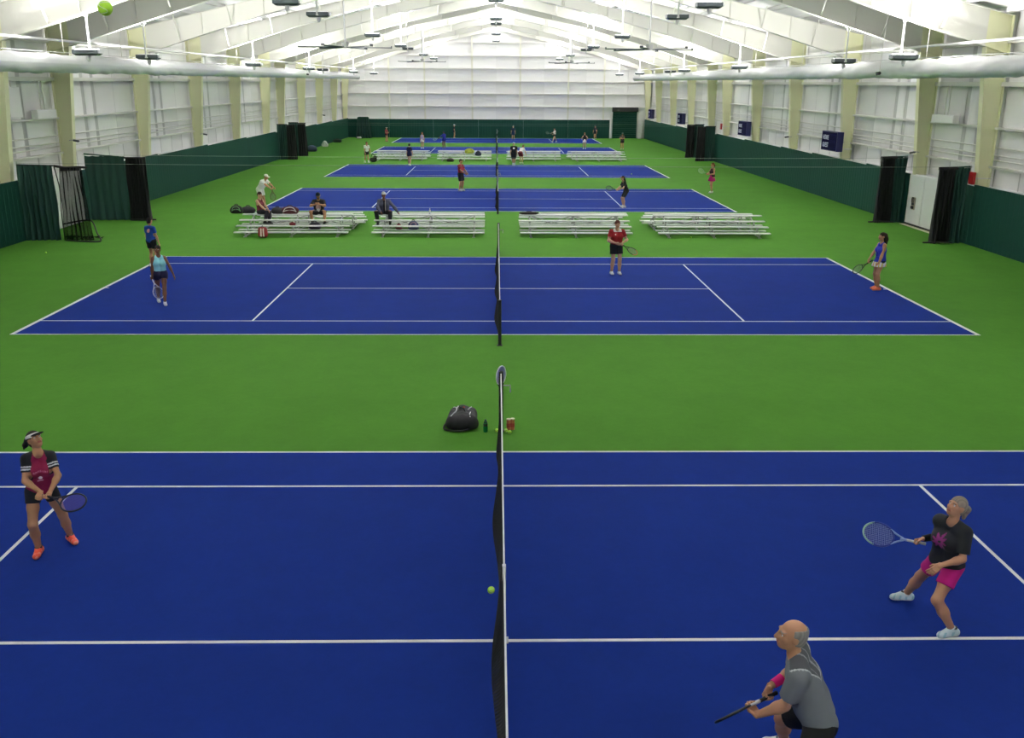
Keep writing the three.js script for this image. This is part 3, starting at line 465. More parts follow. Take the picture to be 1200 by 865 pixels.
// ellipsoid in a frame (left, up, forward)
const ell = (c, rx, ry, rz, F) => { const R = Math.max(rx, ry, rz); return { lo: v3(c.x - R, c.y - R, c.z - R), hi: v3(c.x + R, c.y + R, c.z + R), d: (x, y, z) => { const px = x - c.x, py = y - c.y, pz = z - c.z; const a = px * F.l.x + py * F.l.y + pz * F.l.z, b = px * F.u.x + py * F.u.y + pz * F.u.z, g = px * F.f.x + py * F.f.y + pz * F.f.z; const k0 = Math.sqrt((a / rx) ** 2 + (b / ry) ** 2 + (g / rz) ** 2), k1 = Math.sqrt((a / rx / rx) ** 2 + (b / ry / ry) ** 2 + (g / rz / rz) ** 2); return k1 < 1e-6 ? -R : k0 * (k0 - 1) / k1; } }; };
const WORLD = { l: v3(1, 0, 0), u: v3(0, 1, 0), f: v3(0, 0, 1) };
class Field {
  constructor(prims, cell, pad = 0.03) {
    const lo = v3(1e9, 1e9, 1e9), hi = v3(-1e9, -1e9, -1e9); for (const p of prims) { lo.min(p.lo); hi.max(p.hi); } lo.addScalar(-pad - 2 * cell);
    this.lo = lo; this.c = cell; this.n = [hi.x - lo.x, hi.y - lo.y, hi.z - lo.z].map(v => Math.ceil((v + pad + 2 * cell) / cell) + 1); this.v = new Float32Array(this.n[0] * this.n[1] * this.n[2]).fill(1);
  }
  each(lo, hi, m, fn) {
    const { n, c } = this, r = (k, v) => Math.floor((v - this.lo[k]) / c);
    const x0 = Math.max(0, r('x', lo.x - m)), x1 = Math.min(n[0] - 1, r('x', hi.x + m) + 1), y0 = Math.max(0, r('y', lo.y - m)), y1 = Math.min(n[1] - 1, r('y', hi.y + m) + 1), z0 = Math.max(0, r('z', lo.z - m)), z1 = Math.min(n[2] - 1, r('z', hi.z + m) + 1);
    for (let k = z0; k <= z1; k++) for (let j = y0; j <= y1; j++) { let i = (k * n[1] + j) * n[0] + x0; for (let q = x0; q <= x1; q++, i++) this.v[i] = fn(this.v[i], this.lo.x + q * c, this.lo.y + j * c, this.lo.z + k * c); }
  }
  add(p, k = 0.02) { this.each(p.lo, p.hi, k + 2.5 * this.c, (v, x, y, z) => smin(v, p.d(x, y, z), k)); return this; }
  sub(p, k = 0.01) { this.each(p.lo, p.hi, k + 2.5 * this.c, (v, x, y, z) => -smin(-v, p.d(x, y, z), k)); return this; }
  clip(pt, nrm) { this.each(v3(-1e3, -1e3, -1e3), v3(1e3, 1e3, 1e3), 0, (v, x, y, z) => Math.max(v, (x - pt.x) * nrm.x + (y - pt.y) * nrm.y + (z - pt.z) * nrm.z)); return this; }
  build(colorFn) {
    const { n, c, v, lo } = this, [X, Y, Z] = n, id = new Int32Array(X * Y * Z).fill(-1), pos = [], idx = [], S = [1, X, X * Y];
    const co = [0, 1, X, X + 1, X * Y, X * Y + 1, X * Y + X, X * Y + X + 1], ed = [[0, 1], [2, 3], [4, 5], [6, 7], [0, 2], [1, 3], [4, 6], [5, 7], [0, 4], [1, 5], [2, 6], [3, 7]];
    for (let k = 0; k < Z - 1; k++) for (let j = 0; j < Y - 1; j++) for (let i = 0; i < X - 1; i++) {
      const b = (k * Y + j) * X + i; let m = 0; for (let q = 0; q < 8; q++) if (v[b + co[q]] < 0) m |= 1 << q; if (m === 0 || m === 255) continue;
      let sx = 0, sy = 0, sz = 0, cnt = 0;
      for (const [a, e] of ed) { const A = v[b + co[a]], B = v[b + co[e]]; if ((A < 0) === (B < 0)) continue; const t = A / (A - B); sx += (a & 1) + t * ((e & 1) - (a & 1)); sy += (a >> 1 & 1) + t * ((e >> 1 & 1) - (a >> 1 & 1)); sz += (a >> 2) + t * ((e >> 2) - (a >> 2)); cnt++; }
      id[b] = pos.length / 3; pos.push(lo.x + (i + sx / cnt) * c, lo.y + (j + sy / cnt) * c, lo.z + (k + sz / cnt) * c);
    }
    for (let k = 1; k < Z - 1; k++) for (let j = 1; j < Y - 1; j++) for (let i = 1; i < X - 1; i++) {
      const b = (k * Y + j) * X + i, s = v[b] < 0;
      for (let ax = 0; ax < 3; ax++) { if (s === (v[b + S[ax]] < 0)) continue; const u = S[(ax + 1) % 3], w = S[(ax + 2) % 3], q = [id[b], id[b - u], id[b - u - w], id[b - w]]; if (q.some(e => e < 0)) continue; if (s) idx.push(q[0], q[1], q[2], q[0], q[2], q[3]); else idx.push(q[0], q[2], q[1], q[0], q[3], q[2]); }
    }
    const g = new THREE.BufferGeometry(); g.setAttribute('position', new THREE.Float32BufferAttribute(pos, 3)); g.setIndex(idx);
    if (colorFn) { const col = new Float32Array(pos.length), C = new THREE.Color(); for (let i = 0; i < pos.length; i += 3) { colorFn(v3(pos[i], pos[i + 1], pos[i + 2]), C); col[i] = C.r; col[i + 1] = C.g; col[i + 2] = C.b; } g.setAttribute('color', new THREE.BufferAttribute(col, 3)); }
    g.computeVertexNormals(); return g;
  }
}
const joinColored = gs => { const ok = gs.filter(g => g.attributes.position.count); return mergeGeometries(ok.map(g => { const c = g.toNonIndexed(); return c; })); };
const skinMat = new THREE.MeshStandardMaterial({ vertexColors: true, roughness: 0.55 }), clothMat = new THREE.MeshStandardMaterial({ vertexColors: true, roughness: 0.85 }), shoeMat = new THREE.MeshStandardMaterial({ vertexColors: true, roughness: 0.5 });
const hex = h => new THREE.Color(h);
const SKIN = { fair: hex(0xc4977a), tan: hex(0xb68462), brown: hex(0x744833), ruddy: hex(0xbd8a6b) };

function ik(a, t, l1, l2, hint) {            // two-bone limb: returns the middle joint and the reached end
  const e = t.clone().sub(a); let L = e.length(); const max = (l1 + l2) * 0.999; if (L > max) { e.multiplyScalar(max / L); L = max; }
  const dir = e.clone().normalize(), x = (l1 * l1 - l2 * l2 + L * L) / (2 * L), h = Math.sqrt(Math.max(0, l1 * l1 - x * x));
  const p = hint.clone().sub(dir.clone().multiplyScalar(hint.dot(dir))).normalize();
  return { mid: a.clone().add(dir.multiplyScalar(x)).add(p.multiplyScalar(h)), end: a.clone().add(e) };
}
// A person. All points are relative to the base point on the floor, axes as the world's. yaw 0 looks towards the camera, positive turns to the right of the picture.
function person(o) {
  const H = o.height, s = H / 1.7, male = !!o.male, lod = o.lod ?? 2, cell = [0.011, 0.014, 0.021][lod] , cc = [0.0085, 0.011, 0.016][lod], ch = [0.0042, 0.006, 0.0095][lod], cf = [0.0036, 0.005, 0.0085][lod];
  const dirY = (yaw, pitch = 0) => v3(Math.sin(yaw) * Math.cos(pitch), Math.sin(pitch), Math.cos(yaw) * Math.cos(pitch)), left = yaw => v3(Math.cos(yaw), 0, -Math.sin(yaw));
  const R = (x, y, z) => left(o.yaw).multiplyScalar(x * s).add(dirY(o.yaw).multiplyScalar(z * s)).add(v3(0, y * s, 0));   // person-local point (left, up, forward)
  const pt = (p) => p.isVector3 ? p.clone() : R(...p);
  const g = thing('person', o.label, 'person', V(o.at[0], 0, o.at[1]), o.group);
  // joints
  const P = pt(o.pelvis || [0, 0.92, 0]), N = pt(o.neck || [0, 1.41, 0.02]), up = N.clone().sub(P).normalize(), hy = o.hipYaw ?? o.yaw, sy = o.shYaw ?? o.yaw;
  const orth = a => a.sub(up.clone().multiplyScalar(a.dot(up))).normalize();
  const hl = left(hy), sl = orth(left(sy)), fwd = sl.clone().cross(up).normalize();
  const at = (c, l, u, f, L = sl) => c.clone().add(L.clone().multiplyScalar(l * s)).add(up.clone().multiplyScalar(u * s)).add(fwd.clone().multiplyScalar(f * s));
  const hw = male ? 0.088 : 0.092, sw = o.shW ?? (male ? 0.19 : 0.16), bulk = o.bulk ?? 1;
  const hip = [1, -1].map(k => P.clone().add(hl.clone().multiplyScalar(k * hw * s)).add(v3(0, -0.02 * s, 0)));
  const sh = [1, -1].map(k => at(N, k * sw, -0.055, -0.01));
  const thigh = 0.425 * s, shank = 0.405 * s, ua = 0.285 * s, fa = 0.25 * s;
  const feet = o.feet.map(pt), legs = [0, 1].map(k => ik(hip[k], feet[k], thigh, shank, (o.kneeHint ? pt(o.kneeHint[k]) : dirY(o.footYaw?.[k] ?? hy).add(v3(0, 0.2, 0))).normalize()));
  const hands = o.hands.map(pt), arms = [0, 1].map(k => ik(sh[k], hands[k], ua, fa, o.elbowHint ? pt(o.elbowHint[k]).normalize() : at(v3(0, 0, 0), k ? -0.5 : 0.5, -0.2, -0.7).normalize()));
  const skin = o.skin || SKIN.fair;
  // ---- torso primitives, reused (inflated) by the clothes
  const torso = (e, sleeveless) => { const q = []; for (const k of [1, -1]) {
      q.push(cap(P.clone().add(hl.clone().multiplyScalar(k * 0.072 * s)), at(P, k * 0.058, 0.15, 0), (male ? 0.098 : 0.104) * s * bulk + e, (male ? 0.094 : 0.086) * s * bulk + e));
      q.push(cap(at(P, k * 0.058, 0.15, 0.01 * bulk), at(N, k * 0.075, -0.2, 0.005), (male ? 0.098 : 0.086) * s * bulk + e, (male ? 0.106 : 0.094) * s + e));
      q.push(cap(at(N, k * 0.075, -0.2, 0.005), at(N, k * (sleeveless ? 0.075 : 0.1), -0.085, -0.005), (male ? 0.104 : 0.093) * s + e, 0.066 * s + e));
      q.push(cap(at(N, k * 0.03, -0.02, -0.015), at(N, k * (sleeveless ? 0.095 : sw - 0.02), -0.055, -0.01), 0.05 * s + e, (sleeveless ? 0.042 : 0.052) * s + e));
      if (!male) q.push(ell(at(N, k * 0.07, -0.205, 0.082), 0.066 * s + e, 0.066 * s + e, 0.062 * s + e, WORLD));
    } return q; };
  const leg = (k, e, t0, t1) => { const q = [], h = hip[k], kn = legs[k].mid, an = legs[k].end; // t in 0..2: 1 is the knee
    const rT = (male ? 0.086 : 0.088) * s * (0.6 + 0.4 * bulk), rK = 0.056 * s, rC = 0.05 * s, rA = 0.037 * s, P1 = t => t <= 1 ? h.clone().lerp(kn, t) : kn.clone().lerp(an, t - 1), r1 = t => t <= 1 ? rT + (rK - rT) * t : (t < 1.4 ? rK + (rC + 0.006 * s - rK) * (t - 1) / 0.4 : rC + 0.006 * s + (rA - rC - 0.006 * s) * (t - 1.4) / 0.6);
    const ts = [t0, ...[0.5, 1, 1.4].filter(t => t > t0 && t < t1), t1]; for (let i = 0; i + 1 < ts.length; i++) q.push(cap(P1(ts[i]), P1(ts[i + 1]), r1(ts[i]) + e, r1(ts[i + 1]) + e));
    return q; };
  const arm = (k, e, t0, t1) => { const q = [], a = sh[k], b = arms[k].mid, c = arms[k].end, rS = (male ? 0.053 : 0.043) * s, rE = (male ? 0.04 : 0.035) * s, rW = (male ? 0.028 : 0.025) * s, P1 = t => t <= 1 ? a.clone().lerp(b, t) : b.clone().lerp(c, t - 1), r1 = t => t <= 1 ? rS + (rE - rS) * t : (t < 1.25 ? rE + 0.004 * s * (t - 1) * 4 : rE + 0.004 * s + (rW - rE - 0.004 * s) * (t - 1.25) / 0.75);
    const ts = [t0, ...[1, 1.25].filter(t => t > t0 && t < t1), t1]; for (let i = 0; i + 1 < ts.length; i++) q.push(cap(P1(ts[i]), P1(ts[i + 1]), r1(ts[i]) + e, r1(ts[i + 1]) + e)); return q; };
  const footYaw = k => o.footYaw?.[k] ?? hy, footDir = k => { const f = dirY(footYaw(k)); if (o.heelUp?.[k]) f.add(v3(0, -o.heelUp[k], 0)).normalize(); return f; };
  const toe = k => legs[k].end.clone().add(footDir(k).multiplyScalar(0.135 * s)).setY(Math.max(0.045 * s, legs[k].end.y - 0.045 * s + footDir(k).y * 0.135 * s)), heel = k => legs[k].end.clone().add(footDir(k).multiplyScalar(-0.05 * s)).add(v3(0, -0.04 * s, 0));
  // ---- head frame
  const hYaw = o.headYaw ?? o.yaw, hp = o.headPitch ?? 0, hf = dirY(hYaw, hp), hL = left(hYaw), hu = hf.clone().cross(hL).normalize(), HF = { l: hL, u: hu, f: hf }, hs = s * (o.headScale ?? 1);
  const HC = N.clone().add(up.clone().multiplyScalar((o.neckLen ?? 0.085) * s)).add(hu.clone().multiplyScalar(0.105 * s)).add(hf.clone().multiplyScalar(0.012 * s));
  const hpnt = (l, u, f) => HC.clone().add(hL.clone().multiplyScalar(l * hs)).add(hu.clone().multiplyScalar(u * hs)).add(hf.clone().multiplyScalar(f * hs));
  const he = (l, u, f, a, b, c) => ell(hpnt(l, u, f), a * hs, b * hs, c * hs, HF);
  // ---- body mesh (skin)
  const bp = [...torso(0), cap(N.clone(), HC.clone().add(hu.clone().multiplyScalar(-0.06 * s)).add(hf.clone().multiplyScalar(-0.02 * s)), 0.056 * s, 0.05 * s)];
  for (const k of [0, 1]) { bp.push(...leg(k, 0, 0, 2), ...arm(k, 0, 0, 2)); const calfBack = dirY(hy).multiplyScalar(-0.02 * s); bp.push(cap(legs[k].mid.clone().lerp(legs[k].end, 0.2).add(calfBack), legs[k].mid.clone().lerp(legs[k].end, 0.45).add(calfBack), 0.045 * s, 0.042 * s)); bp.push(cap(legs[k].end.clone().add(v3(0, -0.02 * s, 0)), toe(k), 0.036 * s, 0.028 * s)); }
  const bf = new Field(bp, cell); bp.forEach(p => bf.add(p, 0.035 * s));
  const parts = [bf.build((p, c) => c.copy(skin))];
  // head
  const hpz = [he(0, 0.032, -0.012, 0.075, 0.083, 0.094), he(0, -0.03, 0.03, 0.06, 0.08, 0.066), he(0, -0.082, 0.056, 0.03, 0.024, 0.03), cap(hpnt(-0.04, 0.03, 0.078), hpnt(0.04, 0.03, 0.078), 0.014 * hs), cap(hpnt(0, 0.02, 0.094), hpnt(0, -0.02, 0.114), 0.009 * hs, 0.014 * hs), cap(hpnt(-0.012, -0.024, 0.098), hpnt(0.012, -0.024, 0.098), 0.011 * hs), cap(hpnt(-0.02, -0.055, 0.087), hpnt(0.02, -0.055, 0.087), 0.011 * hs), he(0.072, -0.005, -0.012, 0.012, 0.032, 0.02), he(-0.072, -0.005, -0.012, 0.012, 0.032, 0.02), he(0.036, -0.018, 0.062, 0.026, 0.024, 0.024), he(-0.036, -0.018, 0.062, 0.026, 0.024, 0.024), cap(N.clone().add(up.clone().multiplyScalar(0.03 * s)), hpnt(0, -0.05, -0.025), 0.053 * s, 0.05 * s)];
  const hfd = new Field(hpz, ch, 0.02); hpz.forEach((p, i) => hfd.add(p, (i < 3 || i === 11 ? 0.035 : 0.016) * hs));
  for (const k of [-1, 1]) hfd.sub(he(k * 0.031, 0.012, 0.1, 0.018, 0.011, 0.02), 0.012 * hs);
  const loc = p => { const d = p.clone().sub(HC).multiplyScalar(1 / hs); return [d.dot(hL), d.dot(hu), d.dot(hf)]; };
  const browC = o.brow || o.hair?.color || hex(0x3a2a20);
  parts.push(hfd.build((p, c) => { const [l, u, f] = loc(p); c.copy(skin); if (f > 0.06 && Math.abs(u + 0.055) < 0.011 && Math.abs(l) < 0.025) c.set(0xa35a50); else if (f > 0.06 && u > 0.026 && u < 0.04 && Math.abs(Math.abs(l) - 0.032) < 0.02) c.lerp(browC, 0.8); else if (o.beard && u < -0.03 && f > 0.0 && !(Math.abs(u + 0.055) < 0.012 && Math.abs(l) < 0.02)) c.lerp(o.beard, 0.75); }));
  // hands
  const grips = [];
  for (const k of [0, 1]) {
    const w = arms[k].end, fd = w.clone().sub(arms[k].mid).normalize(), gr = o.grip?.[k]; let f = (o.handDir?.[k] ? pt(o.handDir[k]).normalize() : fd.clone()), a;
    if (gr) { a = pt(gr).normalize(); f.sub(a.clone().multiplyScalar(f.dot(a) * 0.8)).normalize(); a.sub(f.clone().multiplyScalar(f.dot(a))).normalize(); }
    else { const inn = o.palmIn?.[k] ? pt(o.palmIn[k]) : sl.clone().multiplyScalar(k ? 1 : -1).add(fwd.clone().multiplyScalar(-0.3)); inn.sub(f.clone().multiplyScalar(inn.dot(f))).normalize(); a = k ? f.clone().cross(inn) : inn.clone().cross(f); a.normalize(); }
    const nn = k ? a.clone().cross(f) : f.clone().cross(a); nn.normalize();
    const q = (x, y, z) => w.clone().add(f.clone().multiplyScalar(x * s)).add(a.clone().multiplyScalar(y * s)).add(nn.clone().multiplyScalar(z * s)), curl = gr ? 1.25 : (o.curl?.[k] ?? 0.35), hpz2 = [];
    const ys = [0.03, 0.0105, -0.009, -0.028], ln = [0.07, 0.078, 0.073, 0.058];
    ys.forEach((y, i) => { const K = q(0.088 - Math.abs(i - 1) * 0.004, y, 0); hpz2.push(cap(q(-0.01, y * 0.6, 0), K, 0.0145 * s, 0.0115 * s)); let p = K, ang = 0; [0.45, 0.31, 0.24].forEach((m, j) => { ang += curl * [0.75, 1.0, 0.75][j]; const e = p.clone().add(f.clone().multiplyScalar(Math.cos(ang) * ln[i] * m * s)).add(nn.clone().multiplyScalar(Math.sin(ang) * ln[i] * m * s)).add(a.clone().multiplyScalar((1.5 - i) * 0.0015 * s)); hpz2.push(cap(p, e, (0.0098 - j * 0.0008) * s, (0.0092 - j * 0.0008) * s)); p = e; }); });
    const t0 = q(0.02, 0.024, 0.008), t1 = q(0.052, 0.046, gr ? 0.026 : 0.014), t2 = gr ? q(0.072, 0.034, 0.05) : q(0.082, 0.05, 0.022); hpz2.push(cap(t0, t1, 0.014 * s, 0.0105 * s), cap(t1, t2, 0.0105 * s, 0.009 * s), cap(w.clone().sub(fd.clone().multiplyScalar(0.03 * s)), q(0.01, 0, 0), 0.026 * s, 0.024 * s));
    const hd = new Field(hpz2, cf, 0.012); hpz2.forEach((p, i) => hd.add(p, 0.008 * s)); parts.push(hd.build((p, c) => c.copy(skin)));
    grips[k] = { pos: q(0.078, 0, 0.03), a: a.clone(), n: nn.clone(), f: f.clone() };
  }
  mesh('body', joinColored(parts), skinMat, g);
  // eyes
  if (lod < 2) for (const k of [-1, 1]) { const e = mesh('eye', ball(0.0125 * hs, 0, 0, 0, 10, 8), M.white, g); e.position.copy(hpnt(k * 0.031, 0.012, 0.0745)); const ir = mesh('iris', ball(0.0062 * hs, 0, 0, 0, 8, 6), M.dark, e); ir.position.copy(hf).multiplyScalar(0.0085 * hs); }
  const cloth = (name, prims, k, col, mods, mat = clothMat, c = cc) => { const F = new Field(prims, c); prims.forEach(p => F.add(p, k)); mods?.(F); return mesh(name, F.build(typeof col === 'function' ? col : (p, C) => C.copy(col)), mat, g); };
  const local = p => { const d = p.clone().sub(N).multiplyScalar(1 / s); return [d.dot(sl), d.dot(up), d.dot(fwd)]; };     // shirt coordinates from the base of the neck
  // ---- shirt
  if (o.shirt) {
    const S = o.shirt, hem = (S.hem ?? 0.06) * s, q = torso(S.loose ?? 0.014 * s, S.sleeve === 0), sl0 = S.sleeve ?? 0.62;
    for (const k of [0, 1]) if (sl0 > 0) q.push(...arm(k, (S.sleeveLoose ?? 0.02) * s, 0, sl0));
    cloth('shirt', q, 0.035 * s, (p, C) => { const [l, u, f] = local(p); C.copy(S.color); S.paint?.(C, l, u, f, p, sh, arms); }, F => {
      F.clip(P.clone().add(up.clone().multiplyScalar(-hem)), up.clone().negate());
      F.sub(cap(at(N, 0, 0.012, 0.015), at(N, 0, 0.2, 0.03), 0.06 * s, 0.085 * s), 0.012);
      if (S.vneck) F.sub(cap(at(N, 0, -0.02, 0.075), at(N, 0, -S.vneck, 0.15), 0.045 * s, 0.006 * s), 0.008);
      if (S.sleeve === 0) for (const k of [1, -1]) F.sub(cap(at(N, k * 0.2, -0.06, 0), at(N, k * 0.19, -0.17, 0), 0.072 * s, 0.06 * s), 0.015);
      for (const k of [0, 1]) if (sl0 > 0 && sl0 < 1) { const dir = arms[k].mid.clone().sub(sh[k]).normalize(), e = sh[k].clone().lerp(arms[k].mid, sl0); F.each(e.clone().addScalar(-0.11 * s), e.clone().addScalar(0.11 * s), 0, (v, x, y, z) => { const dx = x - e.x, dy = y - e.y, dz = z - e.z, pr = dx * dir.x + dy * dir.y + dz * dir.z, rr = Math.hypot(dx - pr * dir.x, dy - pr * dir.y, dz - pr * dir.z); return rr < 0.085 * s ? Math.max(v, pr) : v; }); }
    });
  }
  // ---- shorts, trousers, skirt
  if (o.shorts) { const S = o.shorts, e = (S.loose ?? 0.018) * s, q = []; for (const k of [0, 1]) q.push(...leg(k, e, 0, S.len ?? 0.45)); for (const k of [1, -1]) q.push(cap(P.clone().add(hl.clone().multiplyScalar(k * 0.072 * s)), at(P, k * 0.058, 0.12, 0), 0.104 * s * bulk + e * 0.6, 0.095 * s * bulk + e * 0.4));
    cloth(S.name || 'shorts', q, 0.025 * s, (p, C) => { C.copy(S.color); S.paint?.(C, p, hip, legs); }, F => { F.clip(P.clone().add(up.clone().multiplyScalar(0.1 * s)), up); for (const k of [0, 1]) if ((S.len ?? 0.45) < 1) { const dir = legs[k].mid.clone().sub(hip[k]).normalize(), en = hip[k].clone().lerp(legs[k].mid, S.len ?? 0.45); F.each(en.clone().addScalar(-0.16 * s), en.clone().addScalar(0.16 * s), 0, (v, x, y, z) => { const dx = x - en.x, dy = y - en.y, dz = z - en.z, pr = dx * dir.x + dy * dir.y + dz * dir.z, rr = Math.hypot(dx - pr * dir.x, dy - pr * dir.y, dz - pr * dir.z); return rr < 0.13 * s ? Math.max(v, pr) : v; }); } }); }
  if (o.skirt) { const S = o.skirt, q = [cap(at(P, 0, 0.06, 0), P.clone().add(v3(0, -0.2 * s, 0)).add(dirY(hy).multiplyScalar(0.03 * s)), 0.135 * s, 0.215 * s)]; cloth('skirt', q, 0.03, (p, C) => { C.copy(S.color); S.paint?.(C, p, P); }, F => { F.clip(at(P, 0, 0.1, 0), up); F.clip(P.clone().add(v3(0, -(S.len ?? 0.22) * s, 0)), v3(0, -1, 0)); }); }
  // ---- shoes and socks
  for (const k of [0, 1]) {
    const A = legs[k].end, S = o.shoes || { color: hex(0xe8e8e8) }, t = toe(k), h = heel(k), lat = left(footYaw(k)).multiplyScalar(0.012 * s);
    if (o.sock) cloth('sock', [cap(A.clone().add(v3(0, -0.02 * s, 0)), A.clone().lerp(legs[k].mid, o.sock.h ?? 0.14), 0.043 * s, 0.047 * s)], 0.01, o.sock.color, F => { const e = A.clone().lerp(legs[k].mid, o.sock.h ?? 0.14), dir = legs[k].mid.clone().sub(A).normalize(); F.clip(e, dir); });
    const tl = t.clone().setY(Math.max(t.y - 0.008 * s, 0.036 * s)); const q = [cap(h, tl.clone().sub(lat), 0.044 * s, 0.034 * s), cap(h, tl.clone().add(lat), 0.044 * s, 0.034 * s), cap(A.clone().add(v3(0, 0.012 * s, 0)).add(footDir(k).multiplyScalar(-0.012 * s)), A.clone().lerp(tl, 0.55).add(v3(0, 0.004 * s, 0)), 0.047 * s, 0.036 * s), cap(tl.clone().lerp(h, 0.2), tl.clone().add(footDir(k).multiplyScalar(0.022 * s)), 0.039 * s, 0.03 * s)];
    if (lod === 0) for (let i = 0; i < 4; i++) { const c0 = A.clone().lerp(tl, 0.3 + i * 0.12).add(v3(0, (0.046 - i * 0.003) * s, 0)), e = left(footYaw(k)).multiplyScalar((0.026 - i * 0.002) * s); mesh('lace', tube([c0.clone().sub(e).add(v3(0, -0.012 * s, 0)), c0.clone().add(v3(0, 0.002, 0)), c0.clone().add(e).add(v3(0, -0.012 * s, 0))], 0.0035, 8, 5), M.line, g); }
    const tiltN = footDir(k).clone().cross(left(footYaw(k))); if (tiltN.y < 0) tiltN.negate();
    const m = cloth('shoe', q, 0.02 * s, (p, C) => { C.copy(S.color); const low = p.clone().sub(h).dot(tiltN); if (low < -0.022 * s) C.copy(S.sole || hex(0xdedede)); else if (p.y > A.y + 0.022 * s) C.set(S.collar ?? 0x2a2c30); else if (S.trim && Math.abs(Math.sin((p.x + p.z) * 40)) > 0.86 && low < 0.03) C.copy(S.trim); }, F => { F.clip(v3(0, 0.004, 0), v3(0, -1, 0)); F.clip(h.clone().add(tiltN.clone().multiplyScalar(-0.043 * s)), tiltN.clone().negate()); F.clip(A.clone().add(v3(0, 0.035 * s, 0)), v3(0, 1, 0)); }, shoeMat, [0.006, 0.008, 0.012][lod]);
  }
  // ---- hair and hats
  if (o.hair) { const S = o.hair, q = [he(0, 0.036, -0.016, 0.083, 0.09, 0.1), he(0, -0.01, -0.045, 0.074, 0.085, 0.065)];
    if (S.tail) { const pts = S.tail.map(p => hpnt(...p)); for (let i = 0; i + 1 < pts.length; i++) q.push(cap(pts[i], pts[i + 1], (S.tailR?.[i] ?? 0.026) * hs, (S.tailR?.[i + 1] ?? 0.02) * hs)); }
    if (S.long) for (const k of [-1, 0, 1]) q.push(cap(hpnt(k * 0.045, 0.0, -0.06), N.clone().add(up.clone().multiplyScalar(-S.long * s)).add(fwd.clone().multiplyScalar(-0.085 * s)).add(sl.clone().multiplyScalar(k * 0.05 * s)), 0.05 * hs, 0.035 * hs));
    cloth('hair', q, 0.02 * hs, (p, C) => { const [l, u, f] = loc(p), w = 0.5 + 0.5 * Math.sin(l * 300 + f * 120 + u * 60); C.copy(S.color).multiplyScalar(0.85 + 0.3 * w); }, F => { const fr = S.front ?? 0.055; // keep the face free
      F.sub(cap(hpnt(0, -0.03, 0.14), hpnt(0, fr - 0.055, 0.13), 0.075 * hs, 0.075 * hs), 0.01); F.sub(he(0.078, -0.012, 0.02, 0.02, 0.035, 0.04), 0.006); F.sub(he(-0.078, -0.012, 0.02, 0.02, 0.035, 0.04), 0.006);
      if (S.short) F.clip(hpnt(0, -0.06, 0), hu.clone().negate()); if (S.bald) { F.sub(he(0, 0.115, 0.0, 0.08, 0.08, 0.12), 0.012); F.clip(hpnt(0, 0, 0.012), hf); } }, clothMat, [0.005, 0.007, 0.011][lod]); }
  if (o.hat) { const S = o.hat, ht = new THREE.Group(); ht.name = S.visor ? 'visor' : 'cap'; g.add(ht); const keep = mesh;
    const dome = [he(0, 0.036, -0.014, 0.088, 0.095, 0.106)], F = new Field(dome, [0.005, 0.007, 0.011][lod]); dome.forEach(p => F.add(p)); F.clip(hpnt(0, 0.035, 0), hu.clone().negate().add(hf.clone().multiplyScalar(-0.12)).normalize()); if (S.visor) F.clip(hpnt(0, 0.075, 0), hu.clone().add(hf.clone().multiplyScalar(-0.05)).normalize());
    mesh('crown', F.build((p, C) => C.copy(S.color)), clothMat, ht);
    const bh = S.back ? -1 : 1, bprim = he(0, 0.045, 0.115 * bh, 0.078, 0.012, 0.085), F2 = new Field([bprim], [0.004, 0.006, 0.009][lod]); F2.add(bprim); F2.clip(hpnt(0, 0.045, 0.075 * bh), hf.clone().multiplyScalar(-bh));
    mesh('brim', F2.build((p, C) => C.copy(S.brim || S.color)), clothMat, ht); }
  if (o.band) for (const [k, t, w, col] of o.band) { const a = arms[k].mid, b = arms[k].end, c = a.clone().lerp(b, t), d = b.clone().sub(a).normalize(); mesh('wristband', rod(c.clone().sub(d.clone().multiplyScalar(w / 2)), c.clone().add(d.clone().multiplyScalar(w / 2)), 0.042 * s, 0.036 * s, 16), std(col, 0.9), g); }
  return { g, grips, base: g.position, P, N, HC, sh, arms, legs };
}

